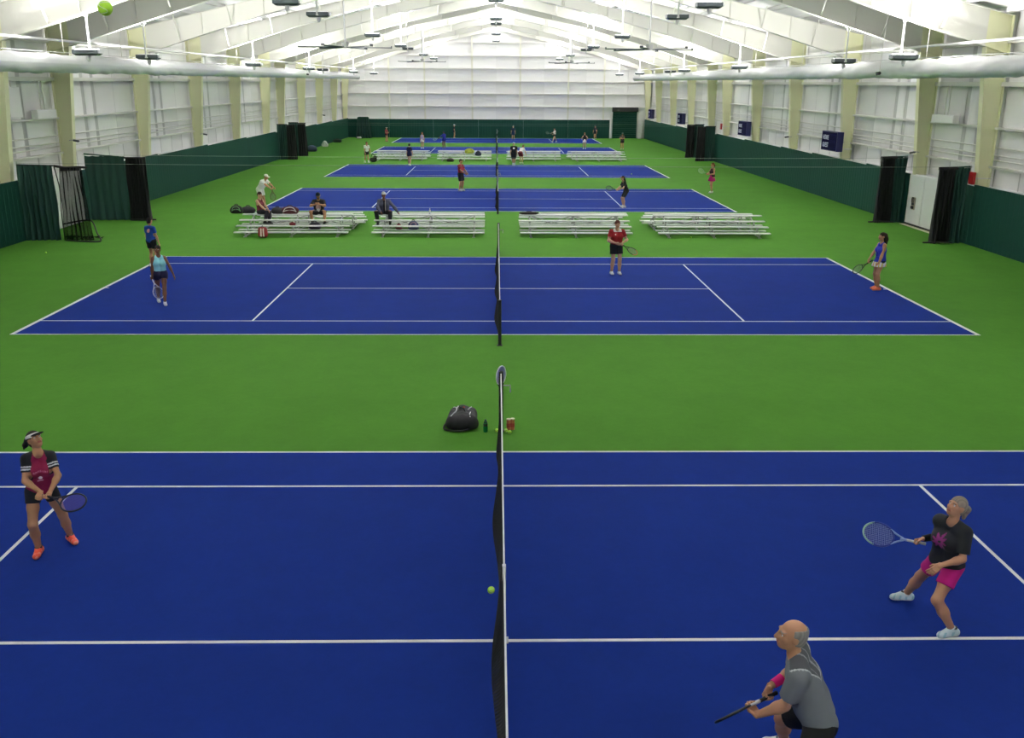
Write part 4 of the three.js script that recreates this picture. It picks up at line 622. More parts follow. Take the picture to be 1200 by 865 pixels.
// ---------------------------------------------------------------- rackets
function racket(label, pos, dir, normal, c = {}) {        // pos: middle of the grip, dir: from butt to tip
  const y = dir.clone().normalize(), z = normal.clone().sub(y.clone().multiplyScalar(normal.dot(y))).normalize(), x = y.clone().cross(z);
  const g = thing('tennis_racket', label, 'racket', pos.clone()); g.quaternion.setFromRotationMatrix(new THREE.Matrix4().makeBasis(x, y, z));
  const a = 0.132, b = 0.172, cy = 0.41, el = []; for (let i = 0; i < 40; i++) { const t = i / 40 * Math.PI * 2; el.push(v3(a * Math.cos(t), cy + b * Math.sin(t), 0)); }
  const main = std(c.frame ?? 0x15161a, 0.35), tip = c.tip ? std(c.tip, 0.35) : main;
  const half = (i0, i1) => tube(el.concat(el).slice(i0, i1 + 1), 0.0105, 40, 7);
  mesh('hoop', c.tip ? half(17, 43) : tube(el, 0.0105, 64, 7, true), main, g); if (c.tip) mesh('hoop_tip', half(2, 18), tip, g);
  mesh('throat', merge([tube([v3(-0.085, 0.28, 0), v3(-0.035, 0.19, 0), v3(-0.012, 0.13, 0)], 0.0105, 14, 7), tube([v3(0.085, 0.28, 0), v3(0.035, 0.19, 0), v3(0.012, 0.13, 0)], 0.0105, 14, 7), rod(v3(0, 0.09, 0), v3(0, 0.16, 0), 0.015, 0.017, 10)]), c.throat ? std(c.throat, 0.35) : main, g);
  const st = []; for (let i = -7; i <= 7; i++) { const q = i / 7.7 * a, h = b * Math.sqrt(1 - (q / a) ** 2); st.push(rod(v3(q, cy - h, 0), v3(q, cy + h, 0), c.wire ?? 0.0016, c.wire ?? 0.0016, 3)); } for (let i = -9; i <= 9; i++) { const q = i / 9.8 * b, h = a * Math.sqrt(1 - (q / b) ** 2); st.push(rod(v3(-h, cy + q, 0), v3(h, cy + q, 0), c.wire ?? 0.0016, c.wire ?? 0.0016, 3)); }
  mesh('strings', merge(st), std(c.string ?? 0xcfcfd6, 0.5), g);
  mesh('grip', merge([rod(v3(0, -0.11, 0), v3(0, 0.1, 0), 0.0165, 0.0155, 8), rod(v3(0, -0.118, 0), v3(0, -0.1, 0), 0.0185, 0.0175, 8)]), std(c.grip ?? 0x101012, 0.8), g);
  return g;
}
const hold = (p, k, label, dir, normal, c, slide = 0) => { const q = p.grips[k].pos.clone().add(p.base), d = dir.clone().normalize(); return racket(label, q.add(d.clone().multiplyScalar(slide)), d, normal, c); };
const DEG = Math.PI / 180, hx = hex;

// ---- the three players on the nearest court
{
  const W = (bx, bd) => (x, y, d) => v3(x - bx, y, -(d - bd));       // measured hall point to person point
  let w = W(-5.84, 10.8);
  const p1 = person({ shW: 0.148, bulk: 0.9, lod: 0, at: [-5.84, 10.8], height: 1.66, yaw: 30 * DEG, headYaw: 55 * DEG, headPitch: 0.5, label: 'person in a maroon and black jersey, visor and orange shoes, gazing up', skin: SKIN.tan,
    pelvis: w(-5.86, 0.87, 10.82), neck: w(-5.81, 1.36, 10.79), feet: [w(-5.70, 0.085, 11.07), w(-5.95, 0.085, 10.72)], footYaw: [45 * DEG, 10 * DEG], hands: [w(-5.62, 0.93, 10.56), w(-5.72, 0.95, 10.54)], elbowHint: [v3(0.6, -0.3, -0.2), v3(-0.8, -0.3, 0.1)], grip: [v3(0.85, -0.1, 0.05), v3(0.85, -0.1, 0.05)], handDir: [v3(-0.2, -0.3, 0.6), v3(0.5, -0.3, 0.7)],
    shirt: { color: hx(0x8e1245), sleeve: 0.62, sleeveLoose: 0.012, vneck: 0.12, hem: 0.12, paint: (C, l, u, f, p, sh, arms) => { const k = l > 0 ? 0 : 1, e = arms[k].mid.clone().sub(sh[k]), t = p.clone().sub(sh[k]).dot(e) / e.lengthSq(), r = p.clone().sub(sh[k]).sub(e.clone().multiplyScalar(t)).length(); if ((t > 0.12 && r < 0.088) || (u > -0.13 && Math.abs(l) > 0.075 - u * 0.35)) { C.set(0x1c2026); if (t > 0.36 && t < 0.42 || t > 0.48 && t < 0.54) C.set(0xd4d8dc); } else if (f > 0.03 && Math.abs(u + 0.19 + l * l * 1.5) < 0.012 && Math.abs(l) < 0.085 && Math.sin(l * 420) > -0.55) C.set(0xc0708f); else if (f > 0.03 && Math.hypot(l * 0.8, u + 0.3) < 0.02) C.set(0xe8d8de); else if (f > 0.03 && Math.abs(u + 0.335) < 0.008 && Math.abs(l) < 0.035) C.set(0xc890a8); } },
    shorts: { color: hx(0x16191f), len: 0.36, loose: 0.016 }, shoes: { color: hx(0xf0583c), sole: hx(0xf07050), trim: hx(0xf59080) }, sock: { color: hx(0x2a2a2e), h: 0.1 },
    hair: { color: hx(0x17110f), tail: [[0, 0.05, -0.1], [-0.01, 0.035, -0.17], [-0.02, -0.0, -0.25], [-0.02, -0.03, -0.32]], tailR: [0.03, 0.036, 0.032, 0.01] }, hat: { visor: true, color: hx(0xe6e6e4), brim: hx(0x141418) } });
  hold(p1, 0, 'racket with violet strings held low by the player in the visor', v3(0.88, -0.02, 0.36), v3(0.1, 0.8, 0.5), { frame: 0x14121e, string: 0x8472d0, grip: 0x17181a, wire: 0.0018 }, 0.03);

  w = W(4.82, 9.05);
  const p2 = person({ lod: 0, at: [4.82, 9.05], height: 1.68, yaw: -68 * DEG, headYaw: -72 * DEG, headPitch: 0.35, label: 'person in a charcoal tee and bright pink shorts reaching out a racket', skin: SKIN.ruddy,
    pelvis: w(4.88, 0.80, 9.0), neck: w(4.86, 1.28, 8.97), hipYaw: -60 * DEG, shYaw: -62 * DEG, feet: [w(4.93, 0.085, 8.77), w(4.74, 0.085, 9.52)], footYaw: [-75 * DEG, -95 * DEG], kneeHint: [v3(-1, 0.1, 0.2), v3(-0.7, 0.4, -0.3)], hands: [w(4.66, 0.90, 8.72), w(4.69, 0.97, 9.2)], elbowHint: [v3(1, -0.6, 0.3), v3(0.2, -1, -0.4)], handDir: [v3(-0.8, -0.65, 0.1), v3(-0.9, -0.1, 0)], palmIn: [v3(0.2, -0.3, -0.9), null], curl: [0.3, 0], grip: [null, v3(-0.75, 0.15, 0.35)],
    shirt: { color: hx(0x23262b), sleeve: 0.8, hem: 0.045, loose: 0.024, sleeveLoose: 0.03, paint: (C, l, u, f) => { if (f > 0.04) { const a = Math.atan2(u + 0.2, l + 0.02), r = Math.hypot(l + 0.02, u + 0.2); if (r < 0.07 + 0.025 * Math.cos(a * 9) && r > 0.015) C.set(0x8c2f74); } } },
    shorts: { color: hx(0xc4107e), len: 0.56, loose: 0.02 }, shoes: { color: hx(0xcfe0e4), sole: hx(0xeef2f2), trim: hx(0x9fc8d2) }, sock: { color: hx(0xd8dcdc), h: 0.08 },
    hair: { color: hx(0x8f8276), tail: [[0, 0.03, -0.1], [0.0, -0.0, -0.155], [0.01, -0.1, -0.15]], tailR: [0.035, 0.042, 0.02] }, brow: hx(0x7a6a5c), band: [[1, 0.84, 0.085, 0x0c0c0e]] });
  hold(p2, 1, 'racket with a blue and pale green frame stretched out by the player in pink shorts', v3(-0.95, 0.17, -0.1), v3(0.12, 0.62, 0.78), { frame: 0x1b2f86, tip: 0x8fb8a0, string: 0xa0a8c8, wire: 0.002, grip: 0xd0d2d6, throat: 0x8fa6d8 }, 0.03);

  w = W(2.6 + 0.07, 6.45);
  const p3 = person({ lod: 0, at: [2.6, 6.45], height: 1.8, male: true, bulk: 1.12, neckLen: 0.09, headScale: 1.06, yaw: -105 * DEG, headYaw: -92 * DEG, headPitch: 0.1, label: 'balding person in a grey sports shirt crouching with a racket at the net', skin: SKIN.ruddy,
    pelvis: w(2.66, 0.78, 6.42), neck: w(2.43, 1.31, 6.48), shYaw: -108 * DEG, hipYaw: -100 * DEG, feet: [w(2.62, 0.09, 5.95), w(2.60, 0.09, 6.98)], footYaw: [-75 * DEG, -110 * DEG], kneeHint: [v3(-1, 0.1, 0.5), v3(-1, 0.1, -0.5)], hands: [w(2.15, 0.80, 6.42), w(2.31, 0.92, 6.64)], elbowHint: [v3(0.6, -1, 0.35), v3(0.3, -1, -0.5)], grip: [v3(-0.8, -0.2, 0.2), v3(-0.8, -0.2, 0.2)], handDir: [v3(-0.6, 0.1, -0.5), v3(-0.7, -0.4, 0.2)],
    shirt: { color: hx(0x73787e), sleeve: 0.72, hem: 0.13, loose: 0.028, sleeveLoose: 0.03, paint: (C, l, u, f, p) => { const e = u + 0.27 - Math.abs(l) * 1.35; if (f < 0.03 && e > 0) { C.set(0x565a5f); if (e < 0.02) C.set(0xc8cbce); else if (Math.abs(Math.abs(l) - 0.045) < 0.008) C.set(0x989b9f); } } },
    shorts: { color: hx(0x0e0f12), len: 0.75, loose: 0.03, paint: (C, p, hip, legs) => { } }, shoes: { color: hx(0xe4e4e0), sole: hx(0xf0f0f0) }, sock: { color: hx(0xe4e4e4), h: 0.15 },
    hair: { color: hx(0x8d8a86), short: true, bald: true, front: 0.0 }, brow: hx(0x8d8a86), band: [[1, 0.7, 0.1, 0xd8127a]] });
  { const a = p3.grips[1].pos.clone().add(p3.base), b = p3.grips[0].pos.clone().add(p3.base), d = b.clone().sub(a).normalize(); racket('black racket seen edge on in the hands of the crouching player', a.clone().add(d.clone().multiplyScalar(0.02)), d, d.clone().cross(v3(2.18, -4.9, -6.4)), { frame: 0x121316, string: 0x2a2b30, grip: 0x14151c, throat: 0xd8d8dc }); }
}
console.log('near players');
// ---- players and onlookers further off
const stand = { feet: [[0.13, 0.085, 0], [-0.13, 0.085, 0]] };
{
  const mk = (lod, at, height, yaw, label, o) => person({ lod, at, height, yaw: yaw * DEG, label, feet: [[0.12, 0.085, 0.02], [-0.12, 0.085, -0.02]], hands: [[0.26, 0.78, 0.1], [-0.26, 0.78, 0.1]], ...o });
  const WHITE = hx(0xe8e8e6), BLACK = hx(0x101114), NAVY = hx(0x141a38), BR = hx(0x2a1c14);
  // second court
  let p = mk(1, [-9.33, 25.15], 1.62, 25, 'person in a pale blue tank top walking with a racket', { skin: SKIN.brown, headYaw: 5 * DEG, feet: [[0.02, 0.085, 0.3], [-0.1, 0.1, -0.28]], pelvis: [0, 0.9, 0], hands: [[0.36, 0.82, 0.12], [-0.24, 0.76, 0.04]], grip: [null, [0.15, -1, 0.5]], elbowHint: [[0.8, 0, -0.6], [-0.8, 0, -0.6]], shirt: { color: hx(0x8fd0de), sleeve: 0, hem: 0.07 }, shorts: { color: hx(0x17143c), len: 0.34, loose: 0.03 }, shoes: { color: WHITE }, hair: { color: hx(0x1a1210), tail: [[0, 0.06, -0.09], [0, 0.03, -0.13]], tailR: [0.03, 0.03] }, band: [[1, 0.2, 0.06, 0x101014]] });
  hold(p, 1, 'racket with pale strings hanging from the hand of the player in the tank top', v3(0.42, -0.85, 0.3), v3(0.3, 0.3, 0.9), { frame: 0xb8b4bc, string: 0xa8a4b4, grip: 0xe8e8e8 }, 0.02);
  mk(1, [-11.6, 30.8], 1.62, 160, 'person in a bright blue shirt with a pale back print, seen from behind', { skin: SKIN.tan, shirt: { color: hx(0x1e4b9c), sleeve: 0.6, hem: 0.08, paint: (C, l, u, f) => { if (f < 0 && Math.hypot(l, (u + 0.15) * 0.9) < 0.06) C.set(0xd79a90); } }, shorts: { color: BLACK, len: 0.6 }, shoes: { color: WHITE }, hair: { color: hx(0x14100e), tail: [[0, 0.0, -0.1], [0, -0.06, -0.12]], tailR: [0.04, 0.03] } });
  p = mk(1, [3.8, 29.55], 1.75, 8, 'person in a red jersey and black shorts holding a racket across the waist', { male: true, skin: SKIN.fair, headPitch: -0.15, hands: [[0.12, 1.02, 0.2], [-0.08, 1.03, 0.22]], elbowHint: [[1, -0.4, -0.3], [-1, -0.4, -0.3]], grip: [[0.9, -0.3, 0.1], null], shirt: { color: hx(0x9c1622), sleeve: 0.6, hem: 0.1, loose: 0.022, paint: (C, l, u, f) => { if (u > -0.045 && Math.abs(l) < 0.13) C.set(0xe8dcdc); else if (f > 0.03 && Math.hypot(Math.abs(l + 0.07) , u + 0.12) < 0.018) C.set(0xe8dcdc); } }, shorts: { color: hx(0x14161c), len: 0.58, loose: 0.035 }, shoes: { color: WHITE, sole: hx(0x3a2a70) }, hair: { color: hx(0x5e2f1a), short: true, front: 0.03 } });
  hold(p, 0, 'black and orange racket at the waist of the player in the red jersey', v3(0.85, -0.5, 0.2), v3(0.3, 0.7, 0.6), { frame: 0x141416, tip: 0xc05a30, string: 0x9a8890 });
  p = mk(1, [11.46, 27.2], 1.72, -82, 'person in a royal blue tennis dress with orange shoes waiting behind the baseline', { skin: SKIN.tan, feet: [[0.09, 0.085, 0.03], [-0.1, 0.085, -0.02]], hands: [[0.14, 0.82, 0.14], [-0.2, 0.82, 0.3]], grip: [null, [0, -0.35, 1]], elbowHint: [[0.6, 0, -0.8], [-0.6, 0, -0.8]], shirt: { color: hx(0x2733b0), sleeve: 0, hem: 0.06 }, skirt: { color: hx(0x2733b0), len: 0.2, paint: (C, q, P) => { const y = q.y - P.y; if (y < -0.06) C.set(Math.sin(q.x * 60 + q.z * 45) > 0.2 ? 0xd9c36a : 0xe6e0ea); } }, shorts: { color: NAVY, len: 0.25, loose: 0.006 }, shoes: { color: hx(0xf07858), sole: hx(0xf08a70) }, hair: { color: hx(0x24140f), long: 0.16, front: 0.03, tail: [[0, 0.03, -0.09], [0.0, -0.08, -0.12], [0, -0.2, -0.13]], tailR: [0.07, 0.075, 0.05] } });
  hold(p, 1, 'racket held low by the player in the blue dress', v3(-0.85, -0.48, 0.15), v3(0.3, -0.2, 0.9), { frame: 0x24262c, string: 0x9aa890, tip: 0x20242c });
  // third court
  p = mk(2, [-11.7, 46.45], 1.8, 65, 'person all in white with a white cap bending forward on a racket', { male: true, skin: SKIN.tan, pelvis: [0, 0.92, -0.12], neck: [0, 1.33, 0.2], hands: [[0.1, 1.0, 0.62], [-0.1, 0.98, 0.62]], grip: [null, [0, -1, 0.1]], headPitch: -0.3, shirt: { color: hx(0xecebe6), sleeve: 0.65, hem: 0.1, loose: 0.025 }, shorts: { color: hx(0xf0f0ee), len: 0.7, loose: 0.04 }, shoes: { color: BLACK }, sock: { color: BLACK }, hat: { color: hx(0xf0efe8) } });
  hold(p, 1, 'racket used as a prop by the player in white', v3(0.05, -1, 0.05), v3(0.4, 0, 1), { frame: 0x5a3a28, string: 0x8a8a80 });
  mk(2, [-2.18, 55.2], 1.84, 62, 'person in a red shirt and long black shorts standing on the third court', { male: true, skin: SKIN.tan, hands: [[0.12, 0.98, 0.34], [-0.12, 0.98, 0.34]], elbowHint: [[0.8, -0.4, -0.6], [-0.8, -0.4, -0.6]], shirt: { color: hx(0x9c1a28), sleeve: 0.65, hem: 0.1, loose: 0.022 }, shorts: { color: hx(0x0f1014), len: 0.85, loose: 0.04 }, shoes: { color: hx(0xe8e6f0) }, hair: { color: hx(0x2b1d16), short: true } });
  p = mk(2, [6.47, 47.5], 1.66, -75, 'person in black with long dark hair waiting with racket forward', { skin: SKIN.fair, pelvis: [0, 0.88, -0.1], neck: [0, 1.33, 0.08], hands: [[0.12, 0.95, 0.38], [-0.12, 0.95, 0.38]], grip: [null, [0, 0.2, 1]], shirt: { color: hx(0x0f1013), sleeve: 0.65, hem: 0.1 }, shorts: { color: hx(0x0d0e12), len: 0.85, loose: 0.012 }, shoes: { color: hx(0xcfc6c8) }, hair: { color: hx(0x1c0f12), long: 0.12 }, hat: { visor: true, color: hx(0x7a3540) } });
  hold(p, 1, 'dark racket held forward by the player in black', v3(-0.95, 0.2, 0.1), v3(0, 0.6, 0.8), { frame: 0x1a2a24, string: 0x506a58 });
  p = mk(2, [12.6, 54.7], 1.72, -70, 'person in a dark top and magenta skirt beside the third court', { skin: SKIN.tan, feet: [[0.1, 0.085, 0.06], [-0.12, 0.085, -0.1]], hands: [[0.15, 1.08, 0.3], [-0.14, 1.1, 0.32]], grip: [null, [0, 0.4, 1]], shirt: { color: hx(0x35141f), sleeve: 0, hem: 0.0 }, skirt: { color: hx(0xb0186c), len: 0.24 }, shoes: { color: hx(0xf0f0ea) }, hair: { color: hx(0x6a3a22), tail: [[0, 0.04, -0.1], [0, -0.06, -0.14], [0, -0.14, -0.13]], tailR: [0.03, 0.03, 0.015] } });
  hold(p, 1, 'pale racket raised by the player in the magenta skirt', v3(-0.9, 0.42, 0.1), v3(0.2, 0.2, 1), { frame: 0x90b090, string: 0xa8c8a0, grip: 0x202020 });
  // on the bleachers
  const seat = 0.72, sit = { pelvis: v3(0, seat + 0.1, 0), neck: v3(0, seat + 0.6, 0.04) };
  mk(2, [-7.5, 38.97], 1.8, 0, 'person in a black tee and cap sitting on a bleacher with hands together', { male: true, bulk: 1.1, skin: SKIN.tan, pelvis: v3(0, seat + 0.1, 0), neck: v3(0, seat + 0.58, 0.05), feet: [v3(0.27, 0.435, 0.36), v3(-0.24, 0.435, 0.36)], kneeHint: [v3(0.5, 0.3, 1), v3(-0.5, 0.3, 1)], hands: [[0.06, 1.1, 0.34], [-0.06, 1.1, 0.34]], elbowHint: [[1, -0.4, -0.2], [-1, -0.4, -0.2]], beard: hx(0x3a2a20), headPitch: -0.3, shirt: { color: hx(0x101016), sleeve: 0.7, hem: 0.0, loose: 0.03, paint: (C, l, u, f) => { if (f > 0.05 && Math.hypot(l, (u + 0.26) * 0.8) < 0.1) C.set(0xb09090); if (f > 0.05 && Math.hypot(l, u + 0.37) < 0.07) C.set(0xc8c4c4); } }, shorts: { color: hx(0x0d0d14), len: 0.85, loose: 0.035 }, shoes: { color: hx(0x22242a) }, hat: { color: hx(0x10202a) } });
  mk(2, [-4.78, 38.97], 1.82, 4, 'person in a grey jacket and light cap sitting at the end of a bleacher', { male: true, skin: SKIN.brown, pelvis: v3(0, seat + 0.1, 0), neck: v3(0, seat + 0.6, 0.03), feet: [v3(0.27, 0.435, 0.36), v3(-0.24, 0.435, 0.36)], kneeHint: [v3(0.5, 0.3, 1), v3(-0.5, 0.3, 1)], hands: [v3(0.62, 0.76, 0.06), v3(-0.12, 0.86, 0.38)], elbowHint: [[1, 0.2, -0.2], [-1, -0.4, -0.2]], shirt: { color: hx(0x4a4c60), sleeve: 1.95, hem: 0.08, loose: 0.035, paint: (C, l, u, f) => { if (f > 0.05 && Math.abs(l) < 0.03) C.set(0x101016); else if (f > 0.05 && Math.abs(l - 0.055) < 0.011) C.set(0xc8bcae); } }, shorts: { name: 'trousers', color: hx(0x12141c), len: 1.9, loose: 0.022 }, shoes: { color: hx(0x141416), sole: hx(0x202022) }, hat: { color: hx(0xcfcdc8) } });
  mk(2, [-9.95, 39.0], 1.75, 62, 'person in a maroon sleeveless top sitting sideways on a bleacher among bags', { skin: SKIN.fair, pelvis: v3(0, seat + 0.1, 0), neck: v3(-0.02, seat + 0.6, 0.02), headPitch: -0.25, feet: [v3(0.42, 0.435, 0.38), v3(0.25, 0.435, 0.44)], hands: [v3(0.36, seat + 0.18, 0.18), v3(0.3, seat + 0.16, 0.28)], shirt: { color: hx(0x6e2430), sleeve: 0, hem: 0.05 }, shorts: { name: 'trousers', color: hx(0x1a1a24), len: 1.85, loose: 0.018 }, shoes: { color: hx(0x24242a) }, hair: { color: hx(0x3a1c14), short: true } });
  // around the far bleachers and courts
  p = mk(2, [-10.65, 77.0], 1.66, 35, 'person in a white shirt walking with a bag at the end of the far bleachers', { male: true, skin: SKIN.tan, feet: [[0.08, 0.085, 0.16], [-0.1, 0.085, -0.16]], neck: [0, 1.4, 0.08], hands: [[0.3, 0.8, 0.15], [-0.24, 0.8, 0.2]], shirt: { color: hx(0xdfe2d8), sleeve: 0.65, hem: 0.1, loose: 0.025 }, shorts: { color: hx(0x15151c), len: 0.6, loose: 0.03 }, shoes: { color: WHITE }, sock: { color: WHITE, h: 0.4 }, hair: { color: hx(0x4a3024), short: true } });
  { const b = new Field([ell(v3(0, 0.24, 0), 0.3, 0.2, 0.16, WORLD), ell(v3(0.16, 0.42, 0), 0.16, 0.13, 0.13, WORLD)], 0.03); b.add(ell(v3(0, 0.24, 0), 0.3, 0.2, 0.16, WORLD), 0.05).add(ell(v3(0.16, 0.42, 0), 0.16, 0.13, 0.13, WORLD), 0.05); b.clip(v3(0, 0.05, 0), v3(0, -1, 0)); const gb = thing('sports_bag', 'dark sports bag beside the person in white at the far bleachers', 'bag', V(-10.2, 0, 77.6)); mesh('bag_body', b.build(), std(lin(0.02, 0.022, 0.018), 0.8), gb); gb.children[0].position.y = -0.046; mesh('strap', tube([v3(-0.2, 0.3, 0.1), v3(-0.05, 0.62, 0.1), v3(0.2, 0.5, 0.1)], 0.02, 12, 5), M.black, gb); }
  mk(2, [-6.9, 74.2], 1.66, 170, 'person in navy walking away before the far bleachers', { skin: SKIN.fair, feet: [[0.12, 0.085, 0.22], [-0.1, 0.1, -0.22]], shirt: { color: hx(0x141a42), sleeve: 0.65, hem: 0.14, loose: 0.024 }, shorts: { color: hx(0x151830), len: 0.4, loose: 0.03 }, shoes: { color: hx(0xe8ece4) }, hair: { color: hx(0x2c1d14), short: true } });
  mk(2, [1.31, 74.6], 1.78, 180, 'person in a black tee with a white back print, seen from behind', { male: true, skin: SKIN.fair, feet: [[0.06, 0.085, 0.02], [-0.06, 0.085, 0]], shirt: { color: hx(0x14121a), sleeve: 0.65, hem: 0.12, loose: 0.024, paint: (C, l, u, f) => { if (f < 0 && Math.hypot(l * 0.8, u + 0.13) < 0.06) C.set(0xd8d0d0); } }, shorts: { color: hx(0x141420), len: 0.9, loose: 0.05 }, shoes: { color: hx(0xf4f4f2) }, sock: { color: WHITE, h: 0.3 }, hat: { color: hx(0xc8d4ea) } });
  mk(2, [1.95, 76.6], 1.7, 150, 'person in a white top and dark red shorts leaning by the far bleacher', { skin: SKIN.fair, pelvis: [0, 0.86, -0.15], neck: [0, 1.2, 0.22], hands: [[0.2, 0.72, 0.45], [-0.2, 0.72, 0.45]], headPitch: -0.4, shirt: { color: hx(0xe6e2e2), sleeve: 0.65, hem: 0.06 }, shorts: { color: hx(0x7c2436), len: 0.6, loose: 0.035 }, shoes: { color: WHITE }, hair: { color: hx(0x8a6a50), short: true } });
  mk(2, [-12.66, 108.8], 1.6, 60, 'person in a coral pink shirt and white visor by the far corner', { skin: SKIN.tan, hands: [[0.1, 1.1, 0.3], [-0.15, 1.05, 0.3]], shirt: { color: hx(0xa0404e), sleeve: 0.65, hem: 0.12, loose: 0.024 }, shorts: { color: hx(0x3c0f1a), len: 0.4, loose: 0.03 }, shoes: { color: hx(0x88563c) }, hat: { visor: true, color: hx(0xe8e4e0) }, hair: { color: hx(0x2a1a14), front: 0.05 } });
  mk(2, [-7.6, 96.2], 1.6, 165, 'person in a lilac top and white skirt on the fifth court', { skin: SKIN.tan, shirt: { color: hx(0x9a90c0), sleeve: 0, hem: 0.0 }, skirt: { color: hx(0xe6e0dc), len: 0.2 }, shoes: { color: WHITE }, hair: { color: hx(0xa05a40), tail: [[0, 0.04, -0.1], [0, -0.06, -0.12]] } });
  p = mk(2, [-5.45, 97.6], 1.66, -140, 'person in a deep blue shirt reaching a racket out on the fifth court', { skin: SKIN.brown, hands: [[0.5, 1.0, 0.3], [-0.3, 0.85, 0.2]], grip: [[0.5, 0.2, 1], null], elbowHint: [[0.3, -1, -0.3], [-0.6, -0.2, -0.7]], shirt: { color: hx(0x20298c), sleeve: 1.2, hem: 0.1, loose: 0.024 }, shorts: { color: hx(0x1a2078), len: 0.5, loose: 0.03 }, shoes: { color: hx(0x303040) }, hair: { color: hx(0x20284c), short: true } });
  hold(p, 0, 'pale racket of the player in deep blue', v3(-0.9, -0.15, 0.2), v3(0.2, 0.2, 1), { frame: 0xa8bca8, string: 0xb8c8b8 });
  mk(2, [-5.3, 117.6], 1.62, 90, 'person in black with a white cap near the far green wall', { skin: SKIN.tan, shirt: { color: hx(0x14141c), sleeve: 0.65, hem: 0.1 }, shorts: { color: hx(0x14141c), len: 0.45, loose: 0.03 }, shoes: { color: hx(0x9a8a80) }, hat: { color: hx(0xf0f0f0) } });
  p = mk(2, [6.62, 108.5], 1.58, -70, 'person in white lunging with a racket on the sixth court', { skin: SKIN.fair, feet: [[0.0, 0.085, 0.3], [-0.08, 0.085, -0.3]], hands: [[0.2, 1.0, 0.3], [-0.35, 1.1, 0.35]], grip: [null, [0, 0.5, 1]], shirt: { color: hx(0xeceae8), sleeve: 0.3, hem: 0.1 }, shorts: { color: hx(0x20242c), len: 0.35, loose: 0.025 }, shoes: { color: hx(0xf0f0f4) }, hair: { color: hx(0x40302a), short: true } });
  hold(p, 1, 'grey racket of the player in white on the sixth court', v3(-0.95, 0.25, 0.1), v3(0.1, 0.2, 1), { frame: 0x70746c, string: 0x8a8e86 });
  mk(2, [8.95, 96.6], 1.62, 180, 'person in a black tank top and white skirt on the fifth court', { skin: SKIN.fair, hands: [[0.28, 1.0, 0.15], [-0.28, 1.0, 0.15]], shirt: { color: hx(0x16101c), sleeve: 0, hem: 0.0 }, skirt: { color: hx(0xe8dce4), len: 0.22 }, shoes: { color: WHITE }, hair: { color: hx(0x7a5c40), short: true } });
  mk(2, [12.1, 116.6], 1.62, -30, 'person in dark grey before the far green wall', { male: true, skin: SKIN.tan, shirt: { color: hx(0x2c3038), sleeve: 0.65, hem: 0.1 }, shorts: { color: hx(0x101218), len: 0.6, loose: 0.03 }, shoes: { color: hx(0x8a8a8a) }, hat: { color: hx(0x3c4a58) } });
  mk(2, [12.78, 96.3], 1.62, -20, 'person in an olive grey shirt with arms folded beside the fifth court', { male: true, bulk: 1.1, skin: SKIN.tan, hands: [[0.02, 1.15, 0.26], [-0.02, 1.1, 0.26]], elbowHint: [[1, -0.5, 0], [-1, -0.5, 0]], shirt: { color: hx(0x4a4438), sleeve: 0.65, hem: 0.12, loose: 0.028 }, shorts: { color: hx(0x201c14), len: 0.6, loose: 0.03 }, shoes: { color: hx(0xb09a80) }, hat: { color: hx(0x9a9aa8) } });
  mk(2, [1.95, 113.5], 1.66, 180, 'person in dark green beyond the sixth net', { male: true, skin: SKIN.fair, shirt: { color: hx(0x22344c), sleeve: 0.65, hem: 0.1 }, shorts: { color: hx(0x18305c), len: 0.7, loose: 0.03 }, shoes: { color: hx(0x40506c) }, hat: { color: hx(0x9aa89a) } });
}
console.log('people');
